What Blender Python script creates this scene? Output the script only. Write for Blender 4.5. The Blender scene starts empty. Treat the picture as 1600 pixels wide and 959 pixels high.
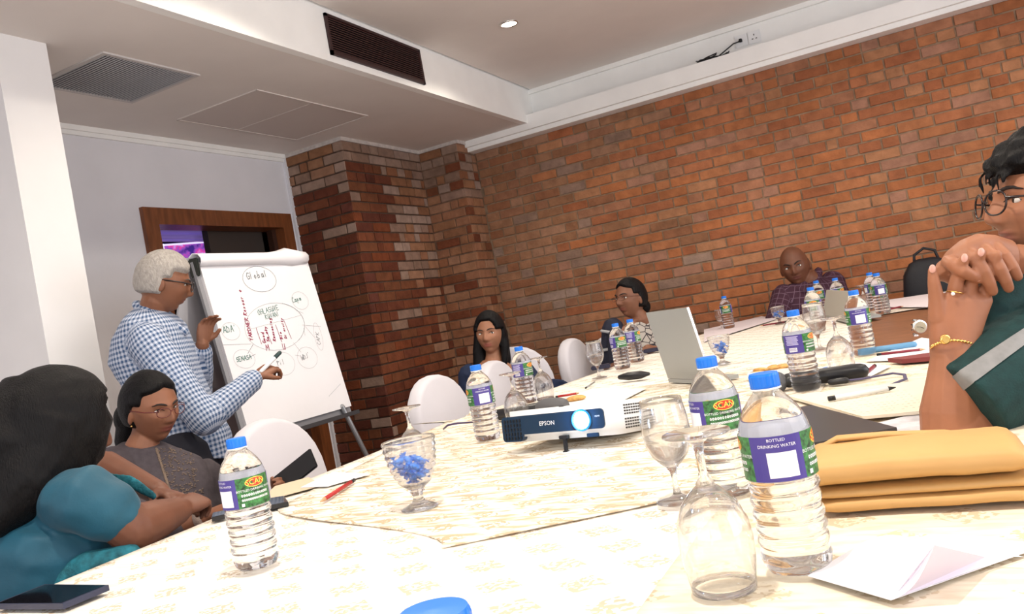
import bpy, bmesh, math, random
import numpy as np
from mathutils import Vector, Matrix, noise

# ------------------------------------------------------------------ camera
F, YAW, PIT, ROL = 1300.0, -0.467904, 0.0151182, -0.1804206
CAMZ, T = 1.10, 0.78
sc = bpy.context.scene
COL = sc.collection


def basis():
    ca, sa, cb, sb, cc, ss = math.cos(YAW), math.sin(YAW), math.cos(PIT), math.sin(PIT), math.cos(ROL), math.sin(ROL)
    right = Vector((ca, -sa, 0)); fwd = Vector((sa * cb, ca * cb, sb)); up = right.cross(fwd)
    return cc * right + ss * up, -ss * right + cc * up, fwd


RV, UV, WV = basis()
CAM = Vector((0, 0, CAMZ))
cam = bpy.data.cameras.new('camera'); camo = bpy.data.objects.new('camera', cam); COL.objects.link(camo)
camo.matrix_world = Matrix(((RV.x, UV.x, -WV.x, 0), (RV.y, UV.y, -WV.y, 0), (RV.z, UV.z, -WV.z, CAMZ), (0, 0, 0, 1)))
cam.sensor_fit = 'HORIZONTAL'; cam.sensor_width = 36; cam.lens = F / 1600 * 36
cam.shift_x = 25 / 1600; cam.clip_start = 0.02
sc.camera = camo

# ------------------------------------------------------------------ light
sc.view_settings.view_transform = 'Standard'; sc.view_settings.look = 'None'
sc.view_settings.exposure = 0.0; sc.view_settings.gamma = 1.0
sc.cycles.transparent_max_bounces = 32
sc.cycles.max_bounces = 10
sc.cycles.transmission_bounces = 10
wd = bpy.data.worlds.new('world'); sc.world = wd; wd.use_nodes = True
wd.node_tree.nodes['Background'].inputs[0].default_value = (0.8, 0.88, 1, 1)
wd.node_tree.nodes['Background'].inputs[1].default_value = 0.35


def area(name, loc, rot, sx, sy, power, col):
    l = bpy.data.lights.new(name, 'AREA'); l.shape = 'RECTANGLE'; l.size = sx; l.size_y = sy; l.energy = power; l.color = col
    o = bpy.data.objects.new(name, l); COL.objects.link(o); o.location = loc; o.rotation_euler = rot
    return o


# daylight through the window wall on the right and the window behind
area('window_daylight', (2.9, 2.2, 1.65), (0, math.radians(90), 0), 1.9, 4.6, 105, (0.93, 0.96, 1.0))
area('window_daylight', (-0.4, -2.0, 1.7), (math.radians(90), 0, 0), 4.2, 1.7, 66, (0.95, 0.97, 1.0))
LAMPS = [(-1.96, 4.75, 15), (-1.96, 2.75, 24), (-1.96, 0.75, 16), (-0.4, 4.75, 14), (-0.4, 2.75, 13), (-0.4, 0.75, 36), (1.1, 4.75, 14), (1.1, 2.75, 14), (1.1, .75, 18)]


# ------------------------------------------------------------------ helpers
def px(x, y, Z):      # point seen at pixel x, y at depth Z in front of the camera
    return CAM + (WV + RV * ((x - 775) / F) - UV * ((y - 479.5) / F)) * Z


def ray(x, y):
    return WV + RV * ((x - 775) / F) - UV * ((y - 479.5) / F)


def at(x, y, z=T):    # point on the horizontal plane z
    d = ray(x, y); return CAM + d * ((z - CAMZ) / d.z)


def depth(p):
    return (Vector(p) - CAM).dot(WV)


MATS = {}


def mat(name, col, rough=0.6, metal=0.0, noise_amt=0.0, nscale=20.0, bump=0.0, bscale=60.0, emit=None, estr=1.0, trans=0.0, ior=1.45, sheen=0.0, spec=0.5, stretch=None):
    if name in MATS: return MATS[name]
    m = bpy.data.materials.new(name); m.use_nodes = True; MATS[name] = m
    nt = m.node_tree; b = nt.nodes['Principled BSDF']
    b.inputs['Base Color'].default_value = (*col, 1); b.inputs['Roughness'].default_value = rough; b.inputs['Metallic'].default_value = metal
    b.inputs['Specular IOR Level'].default_value = spec
    b.inputs['IOR'].default_value = ior
    if trans: b.inputs['Transmission Weight'].default_value = trans
    if sheen: b.inputs['Sheen Weight'].default_value = sheen
    if emit:
        b.inputs['Emission Color'].default_value = (*emit, 1); b.inputs['Emission Strength'].default_value = estr
    if noise_amt or bump:
        tc = nt.nodes.new('ShaderNodeTexCoord'); src = tc.outputs['Object']
        if stretch:
            mp = nt.nodes.new('ShaderNodeMapping'); mp.inputs['Scale'].default_value = stretch
            nt.links.new(src, mp.inputs[0]); src = mp.outputs[0]
    if noise_amt:
        n = nt.nodes.new('ShaderNodeTexNoise'); n.inputs['Scale'].default_value = nscale; n.inputs['Detail'].default_value = 4
        nt.links.new(src, n.inputs['Vector'])
        mr = nt.nodes.new('ShaderNodeMapRange'); mr.inputs[1].default_value = .3; mr.inputs[2].default_value = .7
        mr.inputs[3].default_value = 1 - noise_amt; mr.inputs[4].default_value = 1 + noise_amt
        mx = nt.nodes.new('ShaderNodeVectorMath'); mx.operation = 'SCALE'; mx.inputs[0].default_value = col
        nt.links.new(n.outputs[0], mr.inputs[0]); nt.links.new(mr.outputs[0], mx.inputs['Scale']); nt.links.new(mx.outputs[0], b.inputs['Base Color'])
    if bump:
        n = nt.nodes.new('ShaderNodeTexNoise'); n.inputs['Scale'].default_value = bscale; n.inputs['Detail'].default_value = 3
        nt.links.new(src, n.inputs['Vector'])
        bp = nt.nodes.new('ShaderNodeBump'); bp.inputs['Strength'].default_value = bump; bp.inputs['Distance'].default_value = 0.004
        nt.links.new(n.outputs[0], bp.inputs['Height']); nt.links.new(bp.outputs[0], b.inputs['Normal'])
    return m


def clear_mat(name, tint, mixf=0.5, ior=1.35, rough=0.0):
    m = bpy.data.materials.new(name); m.use_nodes = True; nt = m.node_tree; MATS[name] = m
    b = nt.nodes['Principled BSDF']; b.inputs['Base Color'].default_value = (*tint, 1); b.inputs['Transmission Weight'].default_value = 1
    b.inputs['IOR'].default_value = ior; b.inputs['Roughness'].default_value = rough
    t = nt.nodes.new('ShaderNodeBsdfTransparent'); t.inputs[0].default_value = (*tint, 1)
    mx = nt.nodes.new('ShaderNodeMixShader'); mx.inputs[0].default_value = mixf
    nt.links.new(t.outputs[0], mx.inputs[1]); nt.links.new(b.outputs[0], mx.inputs[2])
    nt.links.new(mx.outputs[0], nt.nodes['Material Output'].inputs[0])
    return m


def new_mesh(name, verts, faces, mats=(), smooth=False, fmat=None):
    me = bpy.data.meshes.new(name); me.from_pydata([tuple(v) for v in verts], [], faces); me.update()
    for m in mats: me.materials.append(m)
    if smooth: me.polygons.foreach_set('use_smooth', [True] * len(me.polygons))
    if fmat: me.polygons.foreach_set('material_index', fmat)
    return me


def obj(name, me, parent=None, loc=None, rotz=None):
    o = bpy.data.objects.new(name, me); COL.objects.link(o)
    if parent is not None: o.parent = parent
    if loc is not None: o.location = loc
    if rotz is not None: o.rotation_euler = (0, 0, rotz)
    return o


def tag(o, label=None, cat=None, group=None, kind=None):
    if label: o['label'] = label
    if cat: o['category'] = cat
    if group: o['group'] = group
    if kind: o['kind'] = kind
    return o


def thing(name, label, cat, loc=(0, 0, 0), rotz=0, group=None):
    o = obj(name, None, None, loc, rotz); o.empty_display_size = 0.05
    return tag(o, label, cat, group)


class MB:
    """collects shapes into one mesh"""
    def __init__(s): s.v = []; s.f = []; s.m = []

    def add(s, vs, fs, mi=0):
        n = len(s.v); s.v += [Vector(v) for v in vs]; s.f += [[n + i for i in f] for f in fs]; s.m += [mi] * len(fs); return s

    def box(s, c, d, M=None, mi=0, ch=0.0):
        x, y, z = d[0] / 2, d[1] / 2, d[2] / 2
        if ch > 0:
            bm = bmesh.new(); bmesh.ops.create_cube(bm, size=1)
            for v in bm.verts: v.co = Vector((v.co.x * d[0], v.co.y * d[1], v.co.z * d[2]))
            bmesh.ops.bevel(bm, geom=bm.edges[:], offset=ch, segments=2, affect='EDGES')
            bm.verts.index_update()
            vs = [v.co.copy() for v in bm.verts]; fs = [[v.index for v in f.verts] for f in bm.faces]; bm.free()
        else:
            vs = [Vector((i * x, j * y, k * z)) for i in (-1, 1) for j in (-1, 1) for k in (-1, 1)]
            fs = [(0, 1, 3, 2), (4, 6, 7, 5), (0, 4, 5, 1), (2, 3, 7, 6), (0, 2, 6, 4), (1, 5, 7, 3)]
        vs = [(M @ v if M else v) + Vector(c) for v in vs]
        return s.add(vs, fs, mi)

    def box2(s, a, b, mi=0):
        a = Vector(a); b = Vector(b); return s.box((a + b) / 2, [abs(b[i] - a[i]) for i in range(3)], None, mi)

    def lathe(s, prof, n=24, M=None, c=(0, 0, 0), mi=0, wob=None):
        vs = []; fs = []
        for k, (r, z) in enumerate(prof):
            for i in range(n):
                a = 2 * math.pi * i / n; rr = r * (wob(a, z) if wob else 1)
                v = Vector((rr * math.cos(a), rr * math.sin(a), z)); vs.append((M @ v if M else v) + Vector(c))
        for k in range(len(prof) - 1):
            for i in range(n):
                j = (i + 1) % n; fs.append((k * n + i, k * n + j, (k + 1) * n + j, (k + 1) * n + i))
        if prof[0][0] > 1e-6: fs.append(list(range(n))[::-1])
        if prof[-1][0] > 1e-6: fs.append([(len(prof) - 1) * n + i for i in range(n)])
        return s.add(vs, fs, mi)

    def tube(s, pts, r, n=10, cap=True, flat=None, mi=0):
        pts = [Vector(p) for p in pts]; R = r if isinstance(r, (list, tuple)) else [r] * len(pts)
        if cap:
            d0 = (pts[0] - pts[1]).normalized(); d1 = (pts[-1] - pts[-2]).normalized()
            P = [pts[0] + d0 * R[0] * .95, pts[0] + d0 * R[0] * .6] + pts + [pts[-1] + d1 * R[-1] * .6, pts[-1] + d1 * R[-1] * .95]
            Q = [R[0] * .25, R[0] * .78] + list(R) + [R[-1] * .78, R[-1] * .25]
        else: P = pts; Q = list(R)
        t0 = (P[1] - P[0]).normalized(); ref = flat[0] if flat else (Vector((0, 0, 1)) if abs(t0.z) < .9 else Vector((1, 0, 0)))
        vs = []; fs = []; nrm = (ref - t0 * ref.dot(t0)).normalized()
        for k, p in enumerate(P):
            a = P[max(k - 1, 0)]; b = P[min(k + 1, len(P) - 1)]; t = (b - a).normalized()
            nrm = (ref - t * ref.dot(t)).normalized() if flat else (nrm - t * nrm.dot(t)).normalized()
            bi = t.cross(nrm); fl = flat[1] if flat else 1
            for i in range(n):
                an = 2 * math.pi * i / n; vs.append(p + nrm * (Q[k] * fl * math.cos(an)) + bi * (Q[k] * math.sin(an)))
        for k in range(len(P) - 1):
            for i in range(n):
                j = (i + 1) % n; fs.append((k * n + i, k * n + j, (k + 1) * n + j, (k + 1) * n + i))
        fs.append(list(range(n))[::-1]); fs.append([(len(P) - 1) * n + i for i in range(n)])
        return s.add(vs, fs, mi)

    def rings(s, rings, n=28, p=2.0, mi=0):
        """rings: (centre, half-width vector, half-depth vector); super-ellipse sections"""
        vs = []; fs = []
        for c, a, b in rings:
            for i in range(n):
                t = 2 * math.pi * i / n; ct, st = math.cos(t), math.sin(t)
                vs.append(Vector(c) + Vector(a) * (math.copysign(abs(ct) ** (2 / p), ct)) + Vector(b) * (math.copysign(abs(st) ** (2 / p), st)))
        for k in range(len(rings) - 1):
            for i in range(n):
                j = (i + 1) % n; fs.append((k * n + i, k * n + j, (k + 1) * n + j, (k + 1) * n + i))
        fs.append(list(range(n))[::-1]); fs.append([(len(rings) - 1) * n + i for i in range(n)])
        return s.add(vs, fs, mi)

    def ell(s, c, r, M=None, n=16, mi=0):
        prof = [(math.sin(math.pi * k / 10) if 0 < k < 10 else 0.02, -math.cos(math.pi * k / 10)) for k in range(11)]
        S = Matrix.Diagonal(Vector(r)); return s.lathe(prof, n, (M @ S) if M else S, c, mi)

    def mesh(s, name, mats, smooth=False):
        return new_mesh(name, s.v, s.f, mats if isinstance(mats, (list, tuple)) else [mats], smooth, s.m)

    def build(s, name, mats, parent=None, smooth=False, loc=None, rotz=None):
        return obj(name, s.mesh(name, mats, smooth), parent, loc, rotz)


def frame(xd, yd):
    x = Vector(xd).normalized(); y = Vector(yd); y = (y - x * y.dot(x)).normalized(); z = x.cross(y)
    return Matrix((x, y, z)).transposed()


_tcache = {}


def text_geo(body, size):
    """flat text outline as verts, faces; centred, lying in XY"""
    if body not in _tcache:
        cu = bpy.data.curves.new('text', 'FONT'); cu.body = body; cu.size = 1; cu.align_x = 'CENTER'; cu.align_y = 'CENTER'; cu.resolution_u = 2
        o = bpy.data.objects.new('text', cu); COL.objects.link(o)
        dg = bpy.context.evaluated_depsgraph_get(); dg.update()
        me = bpy.data.meshes.new_from_object(o.evaluated_get(dg))
        _tcache[body] = ([v.co.copy() for v in me.vertices], [list(p.vertices) for p in me.polygons])
        bpy.data.meshes.remove(me); bpy.data.objects.remove(o); bpy.data.curves.remove(cu)
    v, f = _tcache[body]
    return [c * size for c in v], f


def voxel(mb, vox, smooth=2, fac=0.5):
    """union of closed shapes -> one continuous skin"""
    me = mb.mesh('tmp', [], False); o = obj('tmp', me)
    r = o.modifiers.new('r', 'REMESH'); r.mode = 'VOXEL'; r.voxel_size = vox; r.use_smooth_shade = True
    if smooth:
        s = o.modifiers.new('s', 'SMOOTH'); s.factor = fac; s.iterations = smooth
    dg = bpy.context.evaluated_depsgraph_get(); dg.update()
    out = bpy.data.meshes.new_from_object(o.evaluated_get(dg))
    bpy.data.objects.remove(o); bpy.data.meshes.remove(me)
    out.polygons.foreach_set('use_smooth', [True] * len(out.polygons))
    return out


rnd = random.Random(7)

# ------------------------------------------------------------------ materials
M_wallw = mat('painted_plaster', (.80, .80, .84), .75, noise_amt=.03, nscale=3, bump=.15, bscale=40)
M_ceil = mat('ceiling_paint', (.80, .755, .72), .85, noise_amt=.04, nscale=2)
M_beam = mat('beam_white', (.93, .93, .91), .6, noise_amt=.03, nscale=5)
M_mortar = mat('mortar', (.27, .18, .115), .95, noise_amt=.25, nscale=30, bump=.5, bscale=120)
M_wood = mat('door_wood', (.20, .065, .022), .4, noise_amt=.3, nscale=8, stretch=(4, 4, .6))
M_board = mat('table_wood', (.22, .09, .04), .45, noise_amt=.3, nscale=8, stretch=(1, 6, 1))
M_floor = mat('floor_tile', (.16, .07, .045), .4, noise_amt=.2, nscale=4)
M_black = mat('black_plastic', (.012, .012, .014), .35)
M_grille = mat('grille_brown', (.035, .012, .012), .5)
M_dark = mat('dark_void', (.004, .003, .003), .9)
M_white = mat('white_plastic', (.82, .83, .84), .35)
M_paper = mat('paper', (.86, .85, .88), .8, noise_amt=.015, nscale=6)
M_cover = mat('chair_cover_cloth', (.58, .56, .60), .85, noise_amt=.03, nscale=4, bump=.1, bscale=30, sheen=.2)
M_metal = mat('grey_metal', (.35, .36, .38), .35, .8)
M_blue = mat('cap_blue', (.008, .17, .72), .35)
M_gold = mat('gold', (.95, .62, .2), .22, 1.0)
M_silver = mat('silver', (.8, .8, .78), .2, 1.0)


def brick_mat(name, cols):
    m = bpy.data.materials.new(name); m.use_nodes = True; nt = m.node_tree; b = nt.nodes['Principled BSDF']
    b.inputs['Roughness'].default_value = .85; b.inputs['Specular IOR Level'].default_value = .2
    oi = nt.nodes.new('ShaderNodeObjectInfo'); ge = nt.nodes.new('ShaderNodeNewGeometry')
    ad = nt.nodes.new('ShaderNodeMath'); ad.operation = 'ADD'; fr = nt.nodes.new('ShaderNodeMath'); fr.operation = 'FRACT'
    nt.links.new(oi.outputs['Random'], ad.inputs[0]); nt.links.new(ge.outputs['Random Per Island'], ad.inputs[1]); nt.links.new(ad.outputs[0], fr.inputs[0])
    cr = nt.nodes.new('ShaderNodeValToRGB'); cr.color_ramp.interpolation = 'CONSTANT'
    e = cr.color_ramp.elements
    for i, c in enumerate(cols):
        el = e[i] if i < 2 else e.new(i / len(cols))
        el.position = i / len(cols); el.color = (*c, 1)
    nt.links.new(fr.outputs[0], cr.inputs[0])
    tc = nt.nodes.new('ShaderNodeNewGeometry')
    n1 = nt.nodes.new('ShaderNodeTexNoise'); n1.inputs['Scale'].default_value = 14; n1.inputs['Detail'].default_value = 5
    n2 = nt.nodes.new('ShaderNodeTexNoise'); n2.inputs['Scale'].default_value = 1.3; n2.inputs['Detail'].default_value = 2
    n3 = nt.nodes.new('ShaderNodeTexNoise'); n3.inputs['Scale'].default_value = 55; n3.inputs['Detail'].default_value = 4
    for n in (n1, n2, n3): nt.links.new(tc.outputs['Position'], n.inputs['Vector'])
    mr = nt.nodes.new('ShaderNodeMapRange'); mr.inputs[1].default_value = .3; mr.inputs[2].default_value = .7; mr.inputs[3].default_value = .80; mr.inputs[4].default_value = 1.2
    nt.links.new(n1.outputs[0], mr.inputs[0])
    mr2 = nt.nodes.new('ShaderNodeMapRange'); mr2.inputs[1].default_value = .35; mr2.inputs[2].default_value = .65; mr2.inputs[3].default_value = .9; mr2.inputs[4].default_value = 1.12
    nt.links.new(n2.outputs[0], mr2.inputs[0])
    mu = nt.nodes.new('ShaderNodeMath'); mu.operation = 'MULTIPLY'; nt.links.new(mr.outputs[0], mu.inputs[0]); nt.links.new(mr2.outputs[0], mu.inputs[1])
    vs = nt.nodes.new('ShaderNodeVectorMath'); vs.operation = 'SCALE'; nt.links.new(cr.outputs[0], vs.inputs[0]); nt.links.new(mu.outputs[0], vs.inputs['Scale'])
    nt.links.new(vs.outputs[0], b.inputs['Base Color'])
    bp = nt.nodes.new('ShaderNodeBump'); bp.inputs['Strength'].default_value = .6; bp.inputs['Distance'].default_value = .006
    nt.links.new(n3.outputs[0], bp.inputs['Height']); nt.links.new(bp.outputs[0], b.inputs['Normal'])
    return m


B_main = brick_mat('brick_orange', [(.35, .128, .052), (.38, .15, .066), (.33, .12, .055), (.40, .145, .058), (.35, .155, .085), (.39, .18, .09), (.31, .108, .048), (.36, .135, .062), (.34, .17, .11)])
B_tan = brick_mat('brick_tan', [(.28, .135, .07), (.31, .155, .085), (.26, .12, .062), (.29, .135, .075), (.33, .175, .105), (.27, .115, .058)])
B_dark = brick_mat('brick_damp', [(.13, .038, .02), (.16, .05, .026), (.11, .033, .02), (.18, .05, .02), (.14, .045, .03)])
B_pale = brick_mat('brick_pale', [(.30, .20, .15), (.27, .17, .125), (.34, .235, .185), (.25, .155, .11)])
B_red = brick_mat('brick_red', [(.17, .055, .026), (.19, .06, .028), (.15, .045, .022), (.18, .065, .03)])

# ------------------------------------------------------------------ room shell
ZS, ZC, XA, YB, XBM = 2.60, 2.89, -4.03, 6.30, -2.53


def struct(name, mb, m, parent=None):
    o = mb.build(name, m, parent)
    if parent is None: o['kind'] = 'structure'
    return o


struct('floor', MB().box2((-5.6, -2.2, -.1), (3.0, 6.6, 0)), M_floor)
struct('ceiling', MB().box2((XBM + .02, -2.2, ZC), (3.0, 6.5, ZC + .1)), M_ceil)
struct('ceiling_soffit', MB().box2((XA - .1, -2.2, ZS), (XBM - .03, 6.5, ZS + .1)), M_ceil)
bf = struct('trim_1', MB().box2((XBM - .05, -2.2, ZS - .002), (XBM, 6.36, ZC + .02)), M_beam)
# wall on the left with its doorway
D0, D1, DZ = 3.537, 4.870, 2.145
w = MB(); w.box2((XA - .12, -2.2, 0), (XA, D0 + .02, ZS)); w.box2((XA - .12, D1 - .02, 0), (XA, 6.5, ZS)); w.box2((XA - .12, D0 + .02, DZ - .02), (XA, D1 - .02, ZS))
struct('wall_left', w, M_wallw)
w = MB(); w.box2((XA, -2.2, 2.57), (XA + .028, 4.93, ZS)); w.box2((XA, -2.2, 2.545), (XA + .014, 4.93, 2.572))
struct('trim_2', w, M_beam)
dr = MB(); fw = .105
dr.box2((XA - .13, D0, 0), (XA + .03, D0 + fw, DZ)); dr.box2((XA - .13, D1 - fw, 0), (XA + .03, D1, DZ)); dr.box2((XA - .13, D0 + fw, DZ - fw), (XA + .03, D1 - fw, DZ))
d = struct('door_1', dr, M_wood)
dl = MB(); dl.box2((XA - .1, D1 - .145, 0), (XA - .05, D1 - fw, DZ - fw)); dl.build('door_stop', mat('wood_dark', (.05, .018, .01), .5), d)
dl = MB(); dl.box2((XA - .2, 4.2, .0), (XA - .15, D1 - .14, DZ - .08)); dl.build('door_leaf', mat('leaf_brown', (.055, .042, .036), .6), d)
# corridor beyond the doorway
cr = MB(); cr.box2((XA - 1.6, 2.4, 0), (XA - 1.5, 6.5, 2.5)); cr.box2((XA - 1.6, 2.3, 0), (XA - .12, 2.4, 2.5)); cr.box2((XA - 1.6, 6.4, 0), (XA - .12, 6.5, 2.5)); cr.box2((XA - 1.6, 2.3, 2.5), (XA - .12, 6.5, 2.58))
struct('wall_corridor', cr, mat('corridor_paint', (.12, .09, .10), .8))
tr = MB(); tr.tube([(XA - .30, 3.55, 2.035), (XA - .30, 4.3, 2.035)], .014, 8); tr.tube([(XA - .30, 3.55, 2.075), (XA - .30, 4.3, 2.075)], .010, 8); tr.box((XA - .33, 3.95, 2.06), (.03, .8, .10))
o = tr.build('tube_light', mat('uv_tube', (.2, .15, .5), .4, emit=(.30, .2, .62), estr=.30)); tag(o, 'violet tube light glowing inside the doorway, top left', 'lamp')


def lit_picture(c, w_, h_, label, seed):
    """backlit violet and pink picture in a white lit edge"""
    t = thing('lit_picture', label, 'picture', c, group='backlit pictures past the doorway')
    ex = Vector((.35, .94, 0)).normalized(); ez = Vector((0, 0, 1)); M = frame(ex, ez)
    MB().box((0, 0, 0), (w_, h_, .02), M).build('backing', mat('pic_back', (.05, .04, .12), .5), t)
    m = bpy.data.materials.new('picture_glow'); m.use_nodes = True; nt = m.node_tree; b = nt.nodes['Principled BSDF']
    tc = nt.nodes.new('ShaderNodeTexCoord'); n = nt.nodes.new('ShaderNodeTexNoise'); n.inputs['Scale'].default_value = 11; n.inputs['Detail'].default_value = 3
    cr_ = nt.nodes.new('ShaderNodeValToRGB'); e = cr_.color_ramp.elements
    e[0].position = .36; e[0].color = (.05, .02, .22, 1); e[1].position = .7; e[1].color = (.8, .75, 1, 1)
    for p_, c_ in ((.45, (.3, .08, .5, 1)), (.52, (.75, .05, .35, 1)), (.58, (.5, .35, .9, 1))): el = e.new(p_); el.color = c_
    nt.links.new(tc.outputs['Object'], n.inputs['Vector']); nt.links.new(n.outputs[0], cr_.inputs[0]); nt.links.new(cr_.outputs[0], b.inputs['Emission Color'])
    b.inputs['Emission Strength'].default_value = 1.0; b.inputs['Base Color'].default_value = (.02, .02, .04, 1)
    MB().box(M @ Vector((0, 0, .014)), (w_ - .05, h_ - .05, .008), M).build('picture_panel', m, t)
    eb = MB(); k = .012
    for sx, sy, dx, dy in ((0, 1, w_ - .02, k), (0, -1, w_ - .02, k), (1, 0, k, h_ - .02), (-1, 0, k, h_ - .02)):
        eb.box(M @ Vector((sx * (w_ / 2 - .018), sy * (h_ / 2 - .018), .016)), (dx, dy, .008), M)
    eb.build('lit_edge', mat('edge_glow', (.8, .8, 1), .4, emit=(.78, .7, 1), estr=1.1), t)
    return t


def onx(x, y, X):
    d_ = ray(x, y); return CAM + d_ * (X / d_.x)


def ony(x, y, Y):
    d_ = ray(x, y); return CAM + d_ * (Y / d_.y)


c = onx(305, 392, XA - .55); lit_picture((c.x, c.y, c.z - .105), .50, .36, 'large backlit violet and pink picture seen through doorway', 1)
c = onx(252, 402, XA - .55); lit_picture((c.x, c.y - .02, c.z - .15), .14, .32, 'narrow backlit pink picture at the doorway left edge', 2)

# pillar at the left edge of the room
w = MB(); w.box2((-3.75, 2.148, 0), (-3.09, 2.382, ZS)); struct('wall_pillar', w, mat('pillar_paint', (.80, .79, .79), .7, noise_amt=.03, nscale=3))
struct('wall_right', MB().box2((3.0, -2.2, 0), (3.1, 6.5, ZC)), M_wallw)
struct('wall_front', MB().box2((-5.6, -2.3, 0), (3.1, -2.2, ZC)), M_wallw)

# ---- brick walls
BH, BL, CH = .064, .214, .075


def brick_mesh(seed):
    r = random.Random(seed); ch = .0025; d_ = .03
    vs = []
    for y, ins in ((d_, 0), (ch, 0), (0, ch)):
        for sx, sz in ((-1, -1), (1, -1), (1, 1), (-1, 1)):
            j = r.uniform(-.0012, .0012)
            vs.append((sx * (.5 - ins / BL * 1.0) + j * 4, y + (r.uniform(-.0015, .0015) if ins else 0), sz * (BH / 2 - ins) + j))
    fs = []
    for k in range(2):
        for i in range(4): j = (i + 1) % 4; fs.append((k * 4 + i, k * 4 + j, (k + 1) * 4 + j, (k + 1) * 4 + i))
    fs.append((8, 9, 10, 11)); fs.append((3, 2, 1, 0))
    return new_mesh('brick', vs, fs, [B_main])


BM_ = [brick_mesh(i) for i in range(6)]


def brick_face(parent, origin, ex, en, length, ztop, nrow, choose, rank, cap, zmin=0.0, seed=1, keep=True):
    """lays courses on a face: origin is the left end, ex runs along the face, en points out of it"""
    r = random.Random(seed); ex = Vector(ex); en = Vector(en); out = []
    for row in range(nrow):
        z = ztop - CH * (row + .5) + .0035
        if z < zmin: break
        x = -(BL + .011) * (.5 if row % 2 else 0) + r.uniform(-.02, .02)
        while x < length:
            L = BL + .011
            parts = [L]
            q = r.random()
            if q < .16: parts = [L / 2, L / 2]
            elif q < .22: parts = [L / 3, L * 2 / 3]
            for pl in parts:
                a, b = max(x, 0), min(x + pl, length); x += pl
                if b - a < .03: continue
                c_ = Vector(origin) + ex * ((a + b) / 2) + Vector((0, 0, z)) + en * r.uniform(-.003, .0022)
                out.append((c_, b - a - .011, choose(a, z, r), r.randrange(6)))
    out.sort(key=lambda t_: rank(t_[0]))
    single, rest = out[:cap], out[cap:]
    yaw = math.atan2(ex.y, ex.x); flip = Matrix.Rotation(yaw, 3, 'Z')
    for c_, l_, m_, k in single:
        o = bpy.data.objects.new('brick', BM_[k]); COL.objects.link(o); o.parent = parent
        o.location = c_; o.rotation_euler = (0, 0, yaw); o.scale = (l_, 1, 1)
        o.material_slots[0].link = 'OBJECT'; o.material_slots[0].material = m_
    if rest:
        mats = []; mb = MB()
        for c_, l_, m_, k in rest:
            if m_ not in mats: mats.append(m_)
            me = BM_[k]; vs = [flip @ Vector((v.co.x * l_, v.co.y, v.co.z)) + c_ for v in me.vertices]
            mb.add(vs, [list(p.vertices) for p in me.polygons], mats.index(m_))
        o = mb.build('brick_courses', mats, parent); o['kind'] = 'stuff'


ZT = 2.515
# wall B
wb = struct('wall_back', MB().box2((-4.2, YB + .008, 0), (3.1, YB + .2, ZC)), M_mortar)


def inview(p):
    d_ = p - CAM; w_ = d_.dot(WV)
    if w_ < .1: return 99
    x = 775 + F * d_.dot(RV) / w_; y = 479.5 - F * d_.dot(UV) / w_
    ok = -10 < x < 1610 and -10 < y < 969
    lim = 520 if x > 950 else 585
    return w_ if (ok and y < lim) else w_ + 50


def ch_back(x, z, r):
    X = -3.12 + x
    t_ = (X + 2.9) / 1.5
    return B_main if r.random() < t_ else (B_tan if r.random() < .85 else B_pale)


brick_face(wb, (-3.12, YB, 0), (1, 0, 0), (0, -1, 0), 6.1, ZT, 34, ch_back, inview, 300, seed=11)
# corner pier
P1Y, P1X, P2Y, P2X = 4.94, -3.49, 6.0, -3.12
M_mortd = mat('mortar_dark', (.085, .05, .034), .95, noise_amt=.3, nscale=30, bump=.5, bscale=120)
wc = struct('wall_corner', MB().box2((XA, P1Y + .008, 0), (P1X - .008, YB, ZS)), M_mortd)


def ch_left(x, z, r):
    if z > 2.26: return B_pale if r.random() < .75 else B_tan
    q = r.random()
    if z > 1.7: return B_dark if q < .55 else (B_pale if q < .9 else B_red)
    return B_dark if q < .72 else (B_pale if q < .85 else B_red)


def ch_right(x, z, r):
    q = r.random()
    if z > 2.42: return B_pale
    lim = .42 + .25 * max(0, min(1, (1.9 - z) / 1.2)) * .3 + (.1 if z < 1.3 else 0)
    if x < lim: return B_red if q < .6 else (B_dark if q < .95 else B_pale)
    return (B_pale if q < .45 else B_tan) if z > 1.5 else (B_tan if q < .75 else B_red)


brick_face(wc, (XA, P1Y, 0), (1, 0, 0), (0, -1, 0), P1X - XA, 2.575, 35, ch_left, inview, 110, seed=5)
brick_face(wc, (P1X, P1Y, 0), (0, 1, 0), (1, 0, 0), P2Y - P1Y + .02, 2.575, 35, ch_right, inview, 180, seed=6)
wr = struct('wall_recess', MB().box2((P1X - .1, P2Y + .008, 0), (P2X - .008, YB + .02, ZS)), mat('mortar_mid', (.17, .10, .065), .95, noise_amt=.3, nscale=30, bump=.5, bscale=120))
ch_mid = lambda x, z, r: B_pale if z > 2.1 and r.random() < .55 else (B_tan if r.random() < .8 else B_red)
brick_face(wr, (P1X, P2Y, 0), (1, 0, 0), (0, -1, 0), P2X - P1X, 2.575, 35, ch_mid, inview, 80, seed=8)
brick_face(wr, (P2X, P2Y, 0), (0, 1, 0), (1, 0, 0), YB - P2Y, 2.575, 35, ch_mid, inview, 60, seed=9)
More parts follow.
